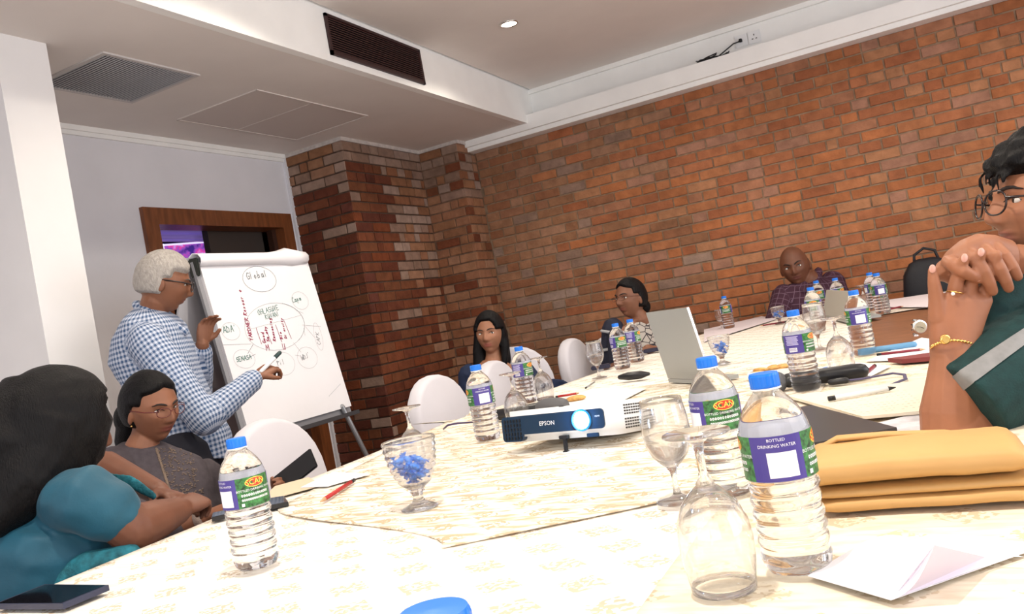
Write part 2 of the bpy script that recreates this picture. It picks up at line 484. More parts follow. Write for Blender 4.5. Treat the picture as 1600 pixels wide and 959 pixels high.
# rough plaster strip at the top of the piers
w = MB(); w.box2((XA, P1Y - .012, 2.573), (P1X + .012, P1Y + .02, ZS)); w.box2((P1X - .02, P1Y + .0201, 2.573), (P1X + .012, P2Y - .0121, ZS)); w.box2((P1X - .02, P2Y - .012, 2.573), (P2X + .012, P2Y + .02, ZS)); w.box2((P2X - .02, P2Y + .0201, 2.573), (P2X + .012, YB, ZS))
struct('trim_3', w, mat('rough_plaster', (.55, .50, .47), .9, noise_amt=.15, nscale=30, bump=.5, bscale=80))
w = MB(); w.box2((XA, P1Y - .02, 0), (XA + .02, P1Y + .02, 2.58)); struct('trim_6', w, M_wallw)
# white ledge beam along the brick wall
YL = 6.14
w = MB(); w.box2((P2X, YL, ZT + .035), (3.0, YB + .05, 2.665)); w.box2((P2X, YL + .035, ZT), (3.0, YB + .05, ZT + .036)); struct('trim_4', w, M_beam)
w = MB(); w.box2((XBM, YB - .001, 2.66), (3.0, YB + .05, ZC)); w.box2((XBM, YB - .03, ZC - .035), (3.0, YB, ZC)); struct('trim_5', w, mat('upper_band', (.90, .90, .88), .6, noise_amt=.03, nscale=5))
# access hatch in the soffit
h0 = (-3.68, 3.615); h1 = (-3.05, 4.68)
w = MB()
for a, b in (((h0[0], h0[1]), (h1[0], h0[1] + .008)), ((h0[0], h1[1] - .008), (h1[0], h1[1])), ((h0[0], h0[1]), (h0[0] + .008, h1[1])), ((h1[0] - .008, h0[1]), (h1[0], h1[1]))):
    w.box2((a[0], a[1], ZS - .006), (b[0], b[1], ZS + .001))
w.box2((h0[0] + .012, h0[1] + .012, ZS - .003), (h1[0] - .012, h1[1] - .012, ZS + .002))
w.box2((h0[0], 4.10, ZS - .005), (h1[0], 4.106, ZS + .001))
tag(w.build('ceiling_hatch', mat('hatch_paint', (.68, .62, .59), .8)), 'square painted access hatch flush in the lowered ceiling', 'hatch')
# ceiling return grille
t = thing('ceiling_vent', 'square grey louvred return vent set in the lowered ceiling', 'vent', (-3.29, 2.905, ZS))
W2, H2 = .235, .265
w = MB(); w.box2((-W2 - .02, -H2 - .02, -.008), (-W2, H2 + .02, .001)); w.box2((W2, -H2 - .02, -.008), (W2 + .02, H2 + .02, .001)); w.box2((-W2, -H2 - .02, -.008), (W2, -H2, .001)); w.box2((-W2, H2, -.008), (W2, H2 + .02, .001)); w.build('frame', mat('vent_grey', (.60, .57, .56), .6), t)
MB().box2((-W2, -H2, -.0015), (W2, H2, -.0005)).build('backing', mat('vent_back', (.20, .20, .22), .8), t)
sl = MB().box((0, 0, 0), (2 * W2, .007, .005), Matrix.Rotation(.5, 3, 'X')).mesh('slat', [mat('vent_slat', (.50, .50, .52), .6)])
for i in range(30): obj('slat', sl, t, (0, -H2 + .009 + i * (2 * H2 - .018) / 29, -.005))
# supply grille on the beam face
t = thing('air_grille', 'dark brown horizontal louvred air grille on the white bulkhead', 'vent', (XBM, 4.10, 2.748))
gy, gz = .475, .112
w = MB(); w.box2((-.01, -gy, -gz), (.014, gy, -gz + .022)); w.box2((-.01, -gy, gz - .016), (.014, gy, gz)); w.box2((-.01, -gy, -gz), (.014, -gy + .018, gz)); w.box2((-.01, gy - .018, -gz), (.014, gy, gz)); w.build('frame', M_grille, t)
MB().box2((-.008, -gy, -gz), (.001, gy, gz)).build('backing', M_dark, t)
sl = MB().box((0, 0, 0), (.014, 2 * gy - .036, .0035), Matrix.Rotation(.5, 3, 'Y')).mesh('slat', [mat('grille_slat', (.075, .032, .03), .4)])
for i in range(14): obj('slat', sl, t, (.008, 0, -gz + .03 + i * .0132))
# downlights
lm = MB(); lm.lathe([(.060, 0), (.060, -.006), (.052, -.010), (.049, -.004), (.049, 0)], 28); ring_me = lm.mesh('trim_ring', [M_silver], True)
bl = MB(); bl.lathe([(.0001, -.012), (.03, -.010), (.048, -.0035)], 24); bulb_me = bl.mesh('bulb', [mat('lamp_glow', (1, .95, .85), .5, emit=(1, .86, .66), estr=14)])
for i, (lx, ly, lp) in enumerate(LAMPS):
    lab = 'round recessed downlight glowing in the ceiling near the brick wall' if i == 0 else 'recessed ceiling downlight outside the view'
    t = thing('downlight', lab, 'lamp', (lx, ly, ZC), group='recessed downlights')
    obj('trim_ring', ring_me, t); obj('bulb', bulb_me, t)
    l = bpy.data.lights.new('downlight_bulb', 'SPOT'); l.energy = lp * 4; l.color = (1, .90, .76); l.spot_size = math.radians(150); l.spot_blend = .6; l.shadow_soft_size = .04
    o = bpy.data.objects.new('downlight_bulb', l); COL.objects.link(o); o.parent = t; o.location = (0, 0, -.02)
# socket plates with the black lead
t = thing('wall_socket', 'white double socket plate high on the band above the ledge', 'socket', (-.79, YB - .001, 2.765))
for k, xx in enumerate((-.048, .045)):
    p = MB().box((xx, -.005, 0), (.088, .01, .088), None, 0, .003).build('plate', M_white, t)
    if k:
        hb = MB()
        for hx_, hz_, a_, b_ in ((xx, .016, .006, .012), (xx - .013, -.012, .011, .006), (xx + .013, -.012, .011, .006)): hb.box((hx_, -.0105, hz_), (a_, .002, b_))
        hb.build('socket_holes', M_black, p)
cd = MB(); base = Vector((-.84, YB - .012, 2.765))
cd.tube([base, base + Vector((-.05, -.03, -.012)), base + Vector((-.13, -.06, -.06)), base + Vector((-.17, -.08, -.085))], .005, 8)
for k in range(5):
    r_ = rnd.uniform(.02, .05); pts = [base + Vector((-.20 + math.cos(a) * (.08 + r_), -.09 + math.sin(a) * .03, -.088 + .012 * math.sin(2 * a + k) + .003 * k)) for a in [i * math.pi / 5 for i in range(9)]]
    cd.tube(pts, .0045, 6)
cd.box(base + Vector((0, -.012, 0)), (.022, .03, .022), None, 0, .003)
tag(cd.build('power_lead', M_black, None, True), 'black plug and tangled lead hanging over the white ledge', 'cable')


# ------------------------------------------------------------------ table and cloths
def cloth_mat(name, col, dark, scale, fine=0.0):
    m = bpy.data.materials.new(name); m.use_nodes = True; nt = m.node_tree; b = nt.nodes['Principled BSDF']; b.inputs['Roughness'].default_value = .85
    b.inputs['Specular IOR Level'].default_value = .2
    g = nt.nodes.new('ShaderNodeNewGeometry'); sp = nt.nodes.new('ShaderNodeSeparateXYZ'); nt.links.new(g.outputs['Position'], sp.inputs[0])

    def M(op, a, b_=None):
        n = nt.nodes.new('ShaderNodeMath'); n.operation = op
        for i, v in enumerate((a, b_)):
            if v is None: continue
            if isinstance(v, (int, float)): n.inputs[i].default_value = v
            else: nt.links.new(v, n.inputs[i])
        return n.outputs[0]
    # lattice of leafy lozenges, every second row shifted half a step
    u = M('MULTIPLY', sp.outputs[0], 1 / scale); v = M('MULTIPLY', sp.outputs[1], 1 / (scale * .62))
    row = M('FLOOR', v); sh = M('MULTIPLY', M('MODULO', M('ABSOLUTE', row), 2), .5)
    fu = M('ABSOLUTE', M('SUBTRACT', M('FRACT', M('ADD', u, sh)), .5)); fv = M('ABSOLUTE', M('SUBTRACT', M('FRACT', v), .5))
    dist = M('ADD', M('MULTIPLY', fu, 1.5), M('MULTIPLY', fv, 1.1))
    n = nt.nodes.new('ShaderNodeTexNoise'); n.inputs['Scale'].default_value = 130; n.inputs['Detail'].default_value = 1; nt.links.new(g.outputs['Position'], n.inputs['Vector'])
    inside = M('LESS_THAN', dist, .46); leaf = M('GREATER_THAN', n.outputs[0], .50); mk = M('MULTIPLY', inside, leaf)
    n2 = nt.nodes.new('ShaderNodeTexNoise'); n2.inputs['Scale'].default_value = 3; n2.inputs['Detail'].default_value = 3; nt.links.new(g.outputs['Position'], n2.inputs['Vector'])
    wv = nt.nodes.new('ShaderNodeTexNoise'); wv.inputs['Scale'].default_value = 22; wv.inputs['Detail'].default_value = 3
    mp = nt.nodes.new('ShaderNodeMapping'); mp.inputs['Scale'].default_value = (.8, 3.2, 1); nt.links.new(g.outputs['Position'], mp.inputs[0]); nt.links.new(mp.outputs[0], wv.inputs['Vector'])
    soft = nt.nodes.new('ShaderNodeMapRange'); soft.inputs[1].default_value = .45; soft.inputs[2].default_value = .62; soft.inputs[3].default_value = 0; soft.inputs[4].default_value = fine
    nt.links.new(wv.outputs[0], soft.inputs[0])
    tot = M('MINIMUM', M('ADD', mk, soft.outputs[0]), 1.0)
    mx = nt.nodes.new('ShaderNodeMix'); mx.data_type = 'RGBA'; mx.inputs[6].default_value = (*col, 1); mx.inputs[7].default_value = (*dark, 1)
    nt.links.new(tot, mx.inputs[0]); nt.links.new(mx.outputs[2], b.inputs['Base Color'])
    bp = nt.nodes.new('ShaderNodeBump'); bp.inputs['Strength'].default_value = .35; bp.inputs['Distance'].default_value = .012
    nt.links.new(n2.outputs[0], bp.inputs['Height']); nt.links.new(bp.outputs[0], b.inputs['Normal'])
    return m


C_left = cloth_mat('damask_cream', (.84, .79, .72), (.55, .45, .34), .115, .30)
C_over = cloth_mat('damask_over', (.86, .80, .70), (.50, .385, .25), .10, .95)  # tan serves the leaf motif and also paints shade into the creases
C_far = cloth_mat('damask_far', (.70, .63, .55), (.50, .41, .32), .10, .7)
C_right = cloth_mat('damask_right', (.82, .73, .58), (.60, .48, .33), .13, .5)


def sheet(outline_fn, nx, ny, z0, amp, mat_, name, label, drape=None, seed=0, thick=.002):
    """outline_fn(u,v) -> x,y ; gentle wrinkles ; edges may drop"""
    vs = []; fs = []
    for j in range(ny + 1):
        for i in range(nx + 1):
            u, v = i / nx, j / ny; x, y = outline_fn(u, v)
            z = z0 + amp * (noise.noise(Vector((x * 3.1 + seed, y * 3.1, seed))) * .7 + noise.noise(Vector((x * 9 + seed, y * 4, 3.3))) * .3 + .5)
            if drape:
                x, y, z = drape(u, v, x, y, z)
            vs.append((x, y, z))
    n = nx + 1
    for j in range(ny):
        for i in range(nx): fs.append((j * n + i, j * n + i + 1, (j + 1) * n + i + 1, (j + 1) * n + i))
    me = new_mesh(name, vs, fs, [mat_], True)
    bm = bmesh.new(); bm.from_mesh(me); bmesh.ops.solidify(bm, geom=bm.faces[:], thickness=thick); bm.to_mesh(me); bm.free()
    me.polygons.foreach_set('use_smooth', [True] * len(me.polygons))
    o = obj(name, me)
    tag(o, label, 'tablecloth')
    return o


tb = thing('conference_table', 'long brown wooden conference table under pale cloths', 'table', (0, 0, 0))
XL, XR, YN, YF = -1.43, .42, .15, 5.76
EDGE = [(0, -1.43), (.9, -1.437), (1.4, -1.47), (2.45, -1.525), (3.15, -1.41), (4.4, -1.30), (5.3, -1.255), (6, -1.25)]


def xleft(y):
    for (y0, x0), (y1, x1) in zip(EDGE[:-1], EDGE[1:]):
        if y <= y1: return x0 + (x1 - x0) * max(0, (y - y0) / (y1 - y0))
    return EDGE[-1][1]


tt = MB(); ys_ = [YN, 1.4, 2.45, 3.15, 4.4, 5.3, YF - .02]; ol = [(xleft(y_) + .02, y_) for y_ in ys_] + [(XR, YF - .02), (XR, YN)]; n_ = len(ol)
tt.add([(x_, y_, z_) for z_ in (.735, .771) for x_, y_ in ol], [list(range(n_)), list(range(n_, 2 * n_))[::-1]] + [(i_, n_ + i_, n_ + (i_ + 1) % n_, (i_ + 1) % n_) for i_ in range(n_)]); tt.build('tabletop', M_board, tb)
for x_ in (XL + .25, XR - .12):
    for y_ in (YN + .15, 2.0, 3.8, YF - .2): MB().box((x_, y_, .367), (.06, .06, .734), None, 0, .006).build('leg', M_board, tb)


def edge_drop(u, v, x, y, z):
    if u < .06: k = (1 - u / .06); x = x + (.0 - .012 * min(1, k * 3)); z = z - .55 * max(0, k - .15) - .01 * k
    return x, y, z


def left_xy(u, v):
    y = YN + v * 5.59 - .01; x0 = xleft(y); x1 = -.27
    return (x0 + (u - .06) / .94 * (x1 - x0) if u > .06 else x0), y


sheet(left_xy, 34, 120, T - .004, .0035, C_left, 'tablecloth', 'long white tablecloth with beige leaf motifs along the left table edge', edge_drop, 2)
sheet(lambda u, v: (-.31 + u * .51, YN + v * 2.82 - .002 + .1 * (1 - u) * v), 26, 60, T - .0012, .003, C_right, 'tablecloth', 'cream tablecloth under the tan bag and closed laptop', None, 9)
sheet(lambda u, v: (-.46 + u * .86, 4.52 + v * 1.25 + .12 * math.sin(u * 3.1) * (1 - v)), 30, 34, T - .0042, .003, C_far, 'tablecloth', 'pale tablecloth on the far end before the bald man', None, 14)


def sm_(t_): t_ = max(0, min(1, t_)); return t_ * t_ * (3 - 2 * t_)


def overq(u, v):
    a = Vector((-.90, 1.03)); a = Vector((-.688, 1.043)); b = Vector((-.27, 1.31)); c_ = Vector((-.25, 2.95)); d_ = Vector((-1.02, 2.62))
    p = a.lerp(b, u).lerp(d_.lerp(c_, u), v); return max(p.x - .55 * sm_(v / .22) * (1 - u), xleft(p.y) + .02), p.y


def hump(u, v, x, y, z):
    z += .012 * math.exp(-((x + .60) ** 2 / .012 + (y - 1.86) ** 2 / .006))
    return x, y, z


sheet(overq, 40, 70, T + .0012, .0026, C_over, 'tablecloth', 'creased cream overlay cloth with a seam corner, under the projector', hump, 21)

# ------------------------------------------------------------------ bottles and glasses
M_pet = clear_mat('clear_plastic', (.985, .99, 1.0), .88, 1.33, 0.0)
M_glass = clear_mat('clear_glass', (.99, .99, .99), .85, 1.45, 0.0)
M_water = clear_mat('water', (.98, .99, 1.0), .8, 1.25, 0.0)
M_lgreen = mat('label_green', (.035, .15, .04), .45, noise_amt=.8, nscale=180)
M_lpurple = mat('label_purple', (.065, .045, .26), .45)
M_lwhite = mat('label_white', (.88, .88, .92), .5)
M_lred = mat('label_red', (.75, .05, .02), .4)
M_lyel = mat('label_yellow', (.95, .72, .12), .4)
M_lbar = mat('label_lilac', (.62, .60, .85), .5)


def bottle_body():
    prof = [(.004, .006), (.022, .003), (.030, .002), (.0335, .008)]
    z = .012
    for k in range(6):
        prof += [(.0352, z + .002), (.0362, z + .006), (.0352, z + .010), (.0328, z + .0135)]; z += .0142
    prof += [(.0352, .099), (.0358, .1), (.0358, .146), (.0350, .151), (.0325, .160), (.0275, .170), (.0205, .179), (.0150, .185), (.0132, .188), (.0132, .1895), (.0155, .190), (.0155, .1915), (.0128, .192), (.0128, .198)]
    return MB().lathe(prof, 40, wob=lambda a, z_: 1 + (.016 * math.sin(a * 5 + z_ * 130) if z_ < .096 else .0))


def label_mesh():
    R = .0368; z0, z1 = .0995, .1455
    mats = [M_lgreen, M_lpurple, M_lwhite, M_lred, M_lyel, M_lbar, mat('label_reverse', (.80, .80, .86), .6)]; mb = MB()

    def patch(a0, a1, za, zb, r, mi, n=6):
        vs = []; fs = []
        for i in range(n + 1):
            a = math.radians(a0 + (a1 - a0) * i / n)
            for z in (za, zb): vs.append((r * math.cos(a), r * math.sin(a), z))
        for i in range(n): fs.append((2 * i, 2 * i + 2, 2 * i + 3, 2 * i + 1))
        mb.add(vs, fs, mi)

    def word(s, a, z, size, mi, r):
        v, f = text_geo(s, size)
        mb.add([(r * math.cos(math.radians(a) + p.x / R), r * math.sin(math.radians(a) + p.x / R), z + p.y) for p in v], f, mi)

    def oval(a, z, ra, rz, r, mi, n=20):
        vs = [(r * math.cos(math.radians(a)), r * math.sin(math.radians(a)), z)]
        for i in range(n):
            t_ = 2 * math.pi * i / n; aa = math.radians(a) + ra * math.cos(t_) / R
            vs.append((r * math.cos(aa), r * math.sin(aa), z + rz * math.sin(t_)))
        mb.add(vs, [(0, 1 + i, 1 + (i + 1) % n) for i in range(n)], mi)
    for g in (90, 270):
        patch(g - 48, g + 48, z0, z1, R, 0, 14)
        oval(g, .1365, .0165, .0075, R + .0003, 4); oval(g, .1365, .0152, .0064, R + .0005, 3)
        word('SCAN', g, .1365, .0118, 4, R + .0008)
        word('BOTTLED DRINKING WATER', g, .1255, .0048, 2, R + .0004)
        rg_ = random.Random(3)
        for zz, sz, cnt in ((.1185, .0021, 13), (.1115, .0019, 15)):
            for q_ in range(cnt):
                ww = rg_.uniform(.7, 1.2); aa = g - 36 + q_ * 72 / cnt
                oval(aa, zz, sz * ww * .8, sz, R + .0004, 2, 8); oval(aa, zz, sz * ww * .35, sz * .45, R + .0006, 0, 6)
        patch(g - 40, g - 33, .1020, .1065, R + .0003, 2, 1)
    patch(0, 360, z0 + .0003, z1 - .0003, R - .0005, 6, 48)
    for p in (0, 180):
        patch(p - 42, p + 42, z0, z1, R, 1, 12)
    # white box side
    patch(-16, 30, .1035, .129, R + .0003, 2)
    word('BOTTLED', 2, .1415, .0042, 2, R + .0004); word('DRINKING WATER', 2, .1355, .0045, 2, R + .0004)
    # dense text side with the bar code
    for i in range(7): patch(180 - 26 + (i * 7 % 5), 180 + 26 - (i * 5 % 7), .142 - i * .0033, .1405 - i * .0033, R + .0003, 5, 4)
    patch(180 - 16, 180 + 16, .1035, .1135, R + .0003, 2)
    for i in range(11): patch(180 - 14 + i * 2.6, 180 - 14 + i * 2.6 + 1.1, .1055, .1125, R + .0006, 1, 1)
    return mb.mesh('label', mats)


def cap_mesh():
    prof = [(.0130, .190), (.0148, .1905), (.0152, .193), (.0152, .203), (.0142, .2055), (.0001, .206)]
    return MB().lathe(prof, 48, wob=lambda a, z: 1 + (.012 * (1 if int(a * 48 / math.pi / 2 + .5) % 2 else -1) if .192 < z < .204 else 0)).mesh('cap', [M_blue], False)


def collar_mesh():
    return MB().lathe([(.0132, .1885), (.0158, .1888), (.0158, .1905), (.0132, .1908)], 28).mesh('collar', [M_white], True)


bp_me = [bottle_body().mesh('body', [M_pet], True), label_mesh(), cap_mesh(), collar_mesh()]
GB = 'small blue capped water bottles on the table'


def bottle(p, face, label, tilt=0.0, ss=1.0, z=None):
    p = Vector(p)
    t = thing('water_bottle', label, 'bottle', (p.x, p.y, (z if z is not None else T + .004)), 0, GB)
    # face = side of the label turned towards the camera, in degrees
    a = math.degrees(math.atan2(-p.y, -p.x)) - face
    t.rotation_euler = (0, tilt, math.radians(a)); t.scale = (ss, ss, ss)
    for n_, me in zip(('body', 'label', 'cap', 'collar'), bp_me): obj(n_, me, t)
    return t


# face: 0 = white box panel, 90/270 = green logo panel, 180 = bar code panel
bottle(at(404, 888), 62, 'blue capped water bottle nearest the woman in teal, alone on white cloth')
bottle(at(764, 689), -8, 'water bottle left of the projector, before the empty white chair')
bottle(at(826, 631), 215, 'water bottle directly behind the projector, before the woman in navy')
bottle(at(974, 578), 240, 'left bottle of the pair by the tumbler of water and sunglasses case')
bottle(at(996, 567), 205, 'right bottle of the pair beside the open laptop lid')
bottle(at(1140, 514), 90, 'lone distant water bottle right of the silver laptop lid top')
bottle(at(1262, 612), 205, 'water bottle standing before the microphone and biscuit dish')
bottle(at(1143, 775), 68, 'second nearest water bottle, just behind the tilted large one')
bottle(at(1250, 893), 2, 'nearest large water bottle with purple label facing forward', 0, 1.02)
bottle(at(1352, 556), -4, 'water bottle beside the inverted glass and blue pen tube')
bottle(at(1381, 492), -8, 'front bottle of the pair left of the black backpack')
bottle(at(1369, 486), 70, 'rear bottle of the pair left of the black backpack')
bottle(at(1279, 520), 90, 'water bottle behind the tall glass, before the plaid shirt')
bottle(at(1285, 494), 80, 'small distant bottle nearest the bald man, left of centre')
bottle(at(1315, 492), 40, 'small distant bottle right of the little laptop, before bald man')
pc = at(676, 951, T + .21); bottle((pc.x, pc.y, 0), 90, 'bottle whose blue cap peeks in at the bottom edge of picture')


def goblet_prof(sc_=1.0, h=.155):
    o = [(.0001, 0), (.033, 0), (.0335, .0018), (.030, .003), (.012, .0065), (.006, .011), (.0045, .022), (.0042, .038), (.0055, .045), (.009, .050), (.009, .052), (.0165, .058), (.027, .070), (.0345, .088), (.0365, .105), (.0355, .125), (.0325, .145), (.0315, .155)]
    i = [(.0303, .155), (.0313, .145), (.0343, .125), (.0352, .105), (.0330, .088), (.0255, .071), (.015, .060), (.006, .0560), (.0001, .055)]
    return [(r * sc_, z) for r, z in o + i]


gob = MB().lathe(goblet_prof(), 36).mesh('goblet', [M_glass], True)
gw = MB().lathe([(.0001, .0565), (.0140, .0605), (.0248, .0715), (.0325, .088), (.0345, .1), (.0340, .1001), (.0001, .1)], 32).mesh('water', [M_water], True)


def goblet(p, label, inv, water=False, s=1.0, z=None):
    p = Vector(p); zz = z if z is not None else T + .004
    t = thing('wine_glass', label, 'glass', (p.x, p.y, zz), 0, 'stemmed glasses on the table')
    t.scale = (s, s, s)
    o = obj('bowl', gob, t)
    if inv: o.rotation_euler = (math.pi, 0, 0); o.location = (0, 0, .155)
    if water: obj('water', gw, t)
    return t


goblet(at(654, 742), 'upturned stemmed glass behind the ribbed sweet dish', True)
goblet(at(812, 666), 'upturned glass just right of the bottle left of the projector', True)
goblet(at(853, 626), 'upturned glass just behind the projector, before the woman in navy', True)
goblet(at(937, 592), 'upright glass with some water beside the distant bottle pair', False, True)
goblet(at(1061, 786), 'upright half full glass in front of the projector right side', False, True, 1.0)
goblet(at(1133, 925), 'nearest upturned glass in the foreground', True, False, 1.06)
goblet(at(1282, 548), 'upright glass with water behind the microphone bottle', False, True, 1.1)
goblet(at(1318, 584), 'upturned glass between the two bottles by the microphone', True)
goblet(at(1262, 590), 'glass partly hidden behind the microphone bottle', False, False, .95)
goblet(at(1354, 488), 'upturned glass left of the distant backpack bottles', True, False, .95)
goblet(at(1128, 514), 'small distant glass beside the lone far bottle', False, False, .8)

M_candy = mat('blue_sweet_wrapper', (.04, .22, .75), .3, noise_amt=.4, nscale=200, bump=.6, bscale=200)
dp = [(.0001, 0), (.030, 0), (.031, .002), (.022, .005), (.011, .011), (.008, .018), (.010, .025), (.013, .028), (.011, .031), (.018, .036)]
for k in range(7):
    z = .042 + k * .0105; r_ = .026 + .0185 * (1 - math.exp(-k / 2.6)); dp += [(r_, z), (r_ + .0022, z + .004), (r_ + .0006, z + .008)]
dpi = [(r_ - .0022, z) for r_, z in dp[::-1] if z > .04] + [(.0001, .036)]
dish_me = MB().lathe(dp + dpi, 40).mesh('dish', [M_glass], True)


def sweet(seed):
    r = random.Random(seed); mb = MB(); M = Matrix.Rotation(r.uniform(0, 6), 3, 'Z') @ Matrix.Rotation(r.uniform(-.7, .7), 3, 'Y')
    mb.ell((0, 0, 0), (.010, .006, .005), M, 8)
    for s in (-1, 1):
        e = [M @ Vector((s * .009, 0, 0)), M @ Vector((s * .018, .007, .002)), M @ Vector((s * .019, 0, -.001)), M @ Vector((s * .018, -.007, .002))]
        mb.add(e, [(0, 1, 2), (0, 2, 3), (2, 1, 0), (3, 2, 0)])
    return mb.mesh('sweet', [M_candy])


SW = [sweet(i) for i in range(5)]


def dish(p, label, s, n):
    p = Vector(p)
    t = thing('sweet_dish', label, 'dish', (p.x, p.y, T + .0045), 0, 'glass dishes of blue sweets'); t.scale = (s, s, s); obj('dish_bowl', dish_me, t)
    for k in range(n):
        a = rnd.uniform(0, 6.28); q = math.sqrt(rnd.random()) * (.018 + .012 * k / n); z = .050 + (k / n) * .034
        o = obj('wrapped_sweet', SW[k % 5], None, (p.x + q * math.cos(a) * s, p.y + q * math.sin(a) * s, T + .004 + z * s))
        tag(o, 'blue wrapped sweet in the ' + ('near ribbed' if n > 20 else ('far' if n < 10 else 'middle')) + ' glass dish', 'sweet', 'blue sweets in ' + label)
    return t


dish(at(657, 797), 'ribbed stemmed glass dish of blue wrapped sweets in the foreground', 1.14, 34)
dish(at(1130, 570), 'stemmed glass dish of blue sweets right of laptop lid', .95, 14)
dish(at(1219, 507), 'far stemmed glass dish of blue sweets before the bald man', .9, 9)

# ------------------------------------------------------------------ projector
PJ = thing('projector', 'white and dark blue video projector with a glowing lens', 'projector', (0, 0, 0))
pa, pb_ = -.1403, .1329
Xp = Vector((math.cos(pa), math.sin(pa), 0)); Yp0 = Vector((-math.sin(pa), math.cos(pa), 0)); Yp = Yp0 * math.cos(pb_) - Vector((0, 0, 1)) * math.sin(pb_); Zp = Xp.cross(Yp)
PM = Matrix(((Xp.x, Yp.x, Zp.x, -.9095), (Xp.y, Yp.y, Zp.y, 1.7223), (Xp.z, Yp.z, Zp.z, .812), (0, 0, 0, 1)))
PJ.matrix_world = PM
W_, D_, H_ = .302, .235, .072


def rr(x0, x1, z0, z1, r, n=5):   # rounded rectangle outline in xz
    pts = []
    for cx, cz, a0 in ((x1 - r, z1 - r, 0), (x0 + r, z1 - r, 90), (x0 + r, z0 + r, 180), (x1 - r, z0 + r, 270)):
        for i in range(n + 1): a = math.radians(a0 + 90 * i / n); pts.append((cx + r * math.cos(a), cz + r * math.sin(a)))
    return pts


def prism(mb, outline, y0, y1, mi=0):
    n = len(outline); vs = [(x, y0, z) for x, z in outline] + [(x, y1, z) for x, z in outline]
    fs = [list(range(n))[::-1], [n + i for i in range(n)]] + [(i, (i + 1) % n, n + (i + 1) % n, n + i) for i in range(n)]
    mb.add(vs, fs, mi)


b = MB(); b.box((W_ / 2, D_ / 2, H_ / 2), (W_, D_, H_), None, 0, .012); b.build('case', M_white, PJ, True)
M_navy = mat('projector_navy', (.012, .032, .065), .22)
b = MB(); prism(b, rr(-.003, .268, .017, .060, .009), -.004, .03); prism(b, rr(-.003, .055, .002, .060, .01), -.0035, .09)
fp = b.build('front_panel', M_navy, PJ)
b = MB()
for i in range(6):
    for j in range(5): b.box((.006 + i * .0085, -.0045, .010 + j * .0098), (.0055, .002, .0075), None, 0, .0008)
b.build('exhaust_fins', mat('fin_dark', (.004, .006, .01), .4), fp)
b = MB(); b.lathe([(.0245, 0), (.0235, .004), (.021, .004), (.0205, .001), (.0205, 0)], 32, Matrix.Rotation(math.pi / 2, 3, 'X'), (.212, -.004, .038)); ln = b.build('lens_ring', mat('lens_ring_glow', (.02, .12, .3), .15, emit=(.05, .40, .95), estr=.55), PJ)  # ring emits blue to imitate the glow around the lens
b = MB(); b.lathe([(.0205, 0), (.016, .004), (.009, .0065), (.0001, .0075)], 32, Matrix.Rotation(math.pi / 2, 3, 'X'), (.212, -.003, .038)); b.build('lens', mat('lens_glow', (1, 1, 1), .1, emit=(.8, .95, 1), estr=12), ln, True)
pl_ = bpy.data.lights.new('added_lens_glow', 'POINT'); pl_.energy = .35; pl_.color = (.25, .55, 1); pl_.shadow_soft_size = .008; po_ = bpy.data.objects.new('added_lens_glow', pl_); COL.objects.link(po_); po_.parent = PJ; po_.location = (.214, -.022, .040)  # point light added before the lens to spread blue glow on the panel
v, f = text_geo('EPSON', .0135); b = MB(); b.add([(p.x + .122, -.0046, p.y + .038) for p in v], f); b.build('lettering', M_white, PJ)
v, f = text_geo('HDMI', .005); b = MB(); b.add([(p.x + .252, -.0046, p.y + .044) for p in v], f); b.build('lettering', M_white, PJ)
b = MB(); b.box((.159, .003, .004), (.022, .012, .008), None, 0, .001); b.box((.160, .004, -.014), (.007, .008, .034)); b.box((.160, .004, -.029), (.012, .012, .006), None, 0, .001); tag(b.build('front_foot', M_black, PJ), 'black extended front foot')
b = MB(); b.box((.235, -.001, .004), (.03, .004, .009), None, 0, .001); b.build('remote_sensor', M_navy, PJ)
b = MB(); b.box((.155, .016, .0725), (.012, .01, .002)); b.build('top_slot', M_black, PJ)
hb = MB()
for blk, z0 in ((0, .040), (1, .010)):
    for i in range(12):
        for j in range(4): hb.box((W_ + .0003, .03 + i * .0115, z0 + .003 + j * .0062), (.001, .008, .0035))
hb.build('side_vents', M_black, PJ)

# ------------------------------------------------------------------ flipchart
FX0, FX1 = -2.86, -2.74      # top leans away
YA0, YA1 = 2.79, 3.53; ZF1, ZF0 = 1.60, .79


def fc(u, v, off=0.0):      # u across, v down ; off towards the table
    return Vector((FX0 + (FX1 - FX0) * v + off, YA0 + (YA1 - YA0) * u, ZF1 + (ZF0 - ZF1) * v + off * .15))


t = thing('flipchart', 'flipchart stand with white paper and hand-drawn diagram', 'flipchart', (0, 0, 0))


def slab(u0, u1, v0, v1, o0, o1, name, m, parent):
    b = MB(); vs = [fc(u, v, o) for o in (o0, o1) for u, v in ((u0, v0), (u1, v0), (u1, v1), (u0, v1))]
    b.add(vs, [(0, 1, 2, 3), (7, 6, 5, 4), (0, 4, 5, 1), (1, 5, 6, 2), (2, 6, 7, 3), (3, 7, 4, 0)]); return b.build(name, m, parent)


slab(-.03, 1.03, -.01, 1.04, -.03, -.015, 'board', mat('board_grey', (.30, .30, .32), .5), t)
pad = slab(0, 1, 0, 1, -.0148, 0, 'paper_pad', M_paper, t)
slab(.04, 1.035, .02, 1.0, -.0146, -.006, 'loose_sheet', M_paper, t)
slab(-.03, 1.06, 1.035, 1.06, -.03, .02, 'pen_tray', mat('tray_dark', (.05, .05, .055), .4), t)
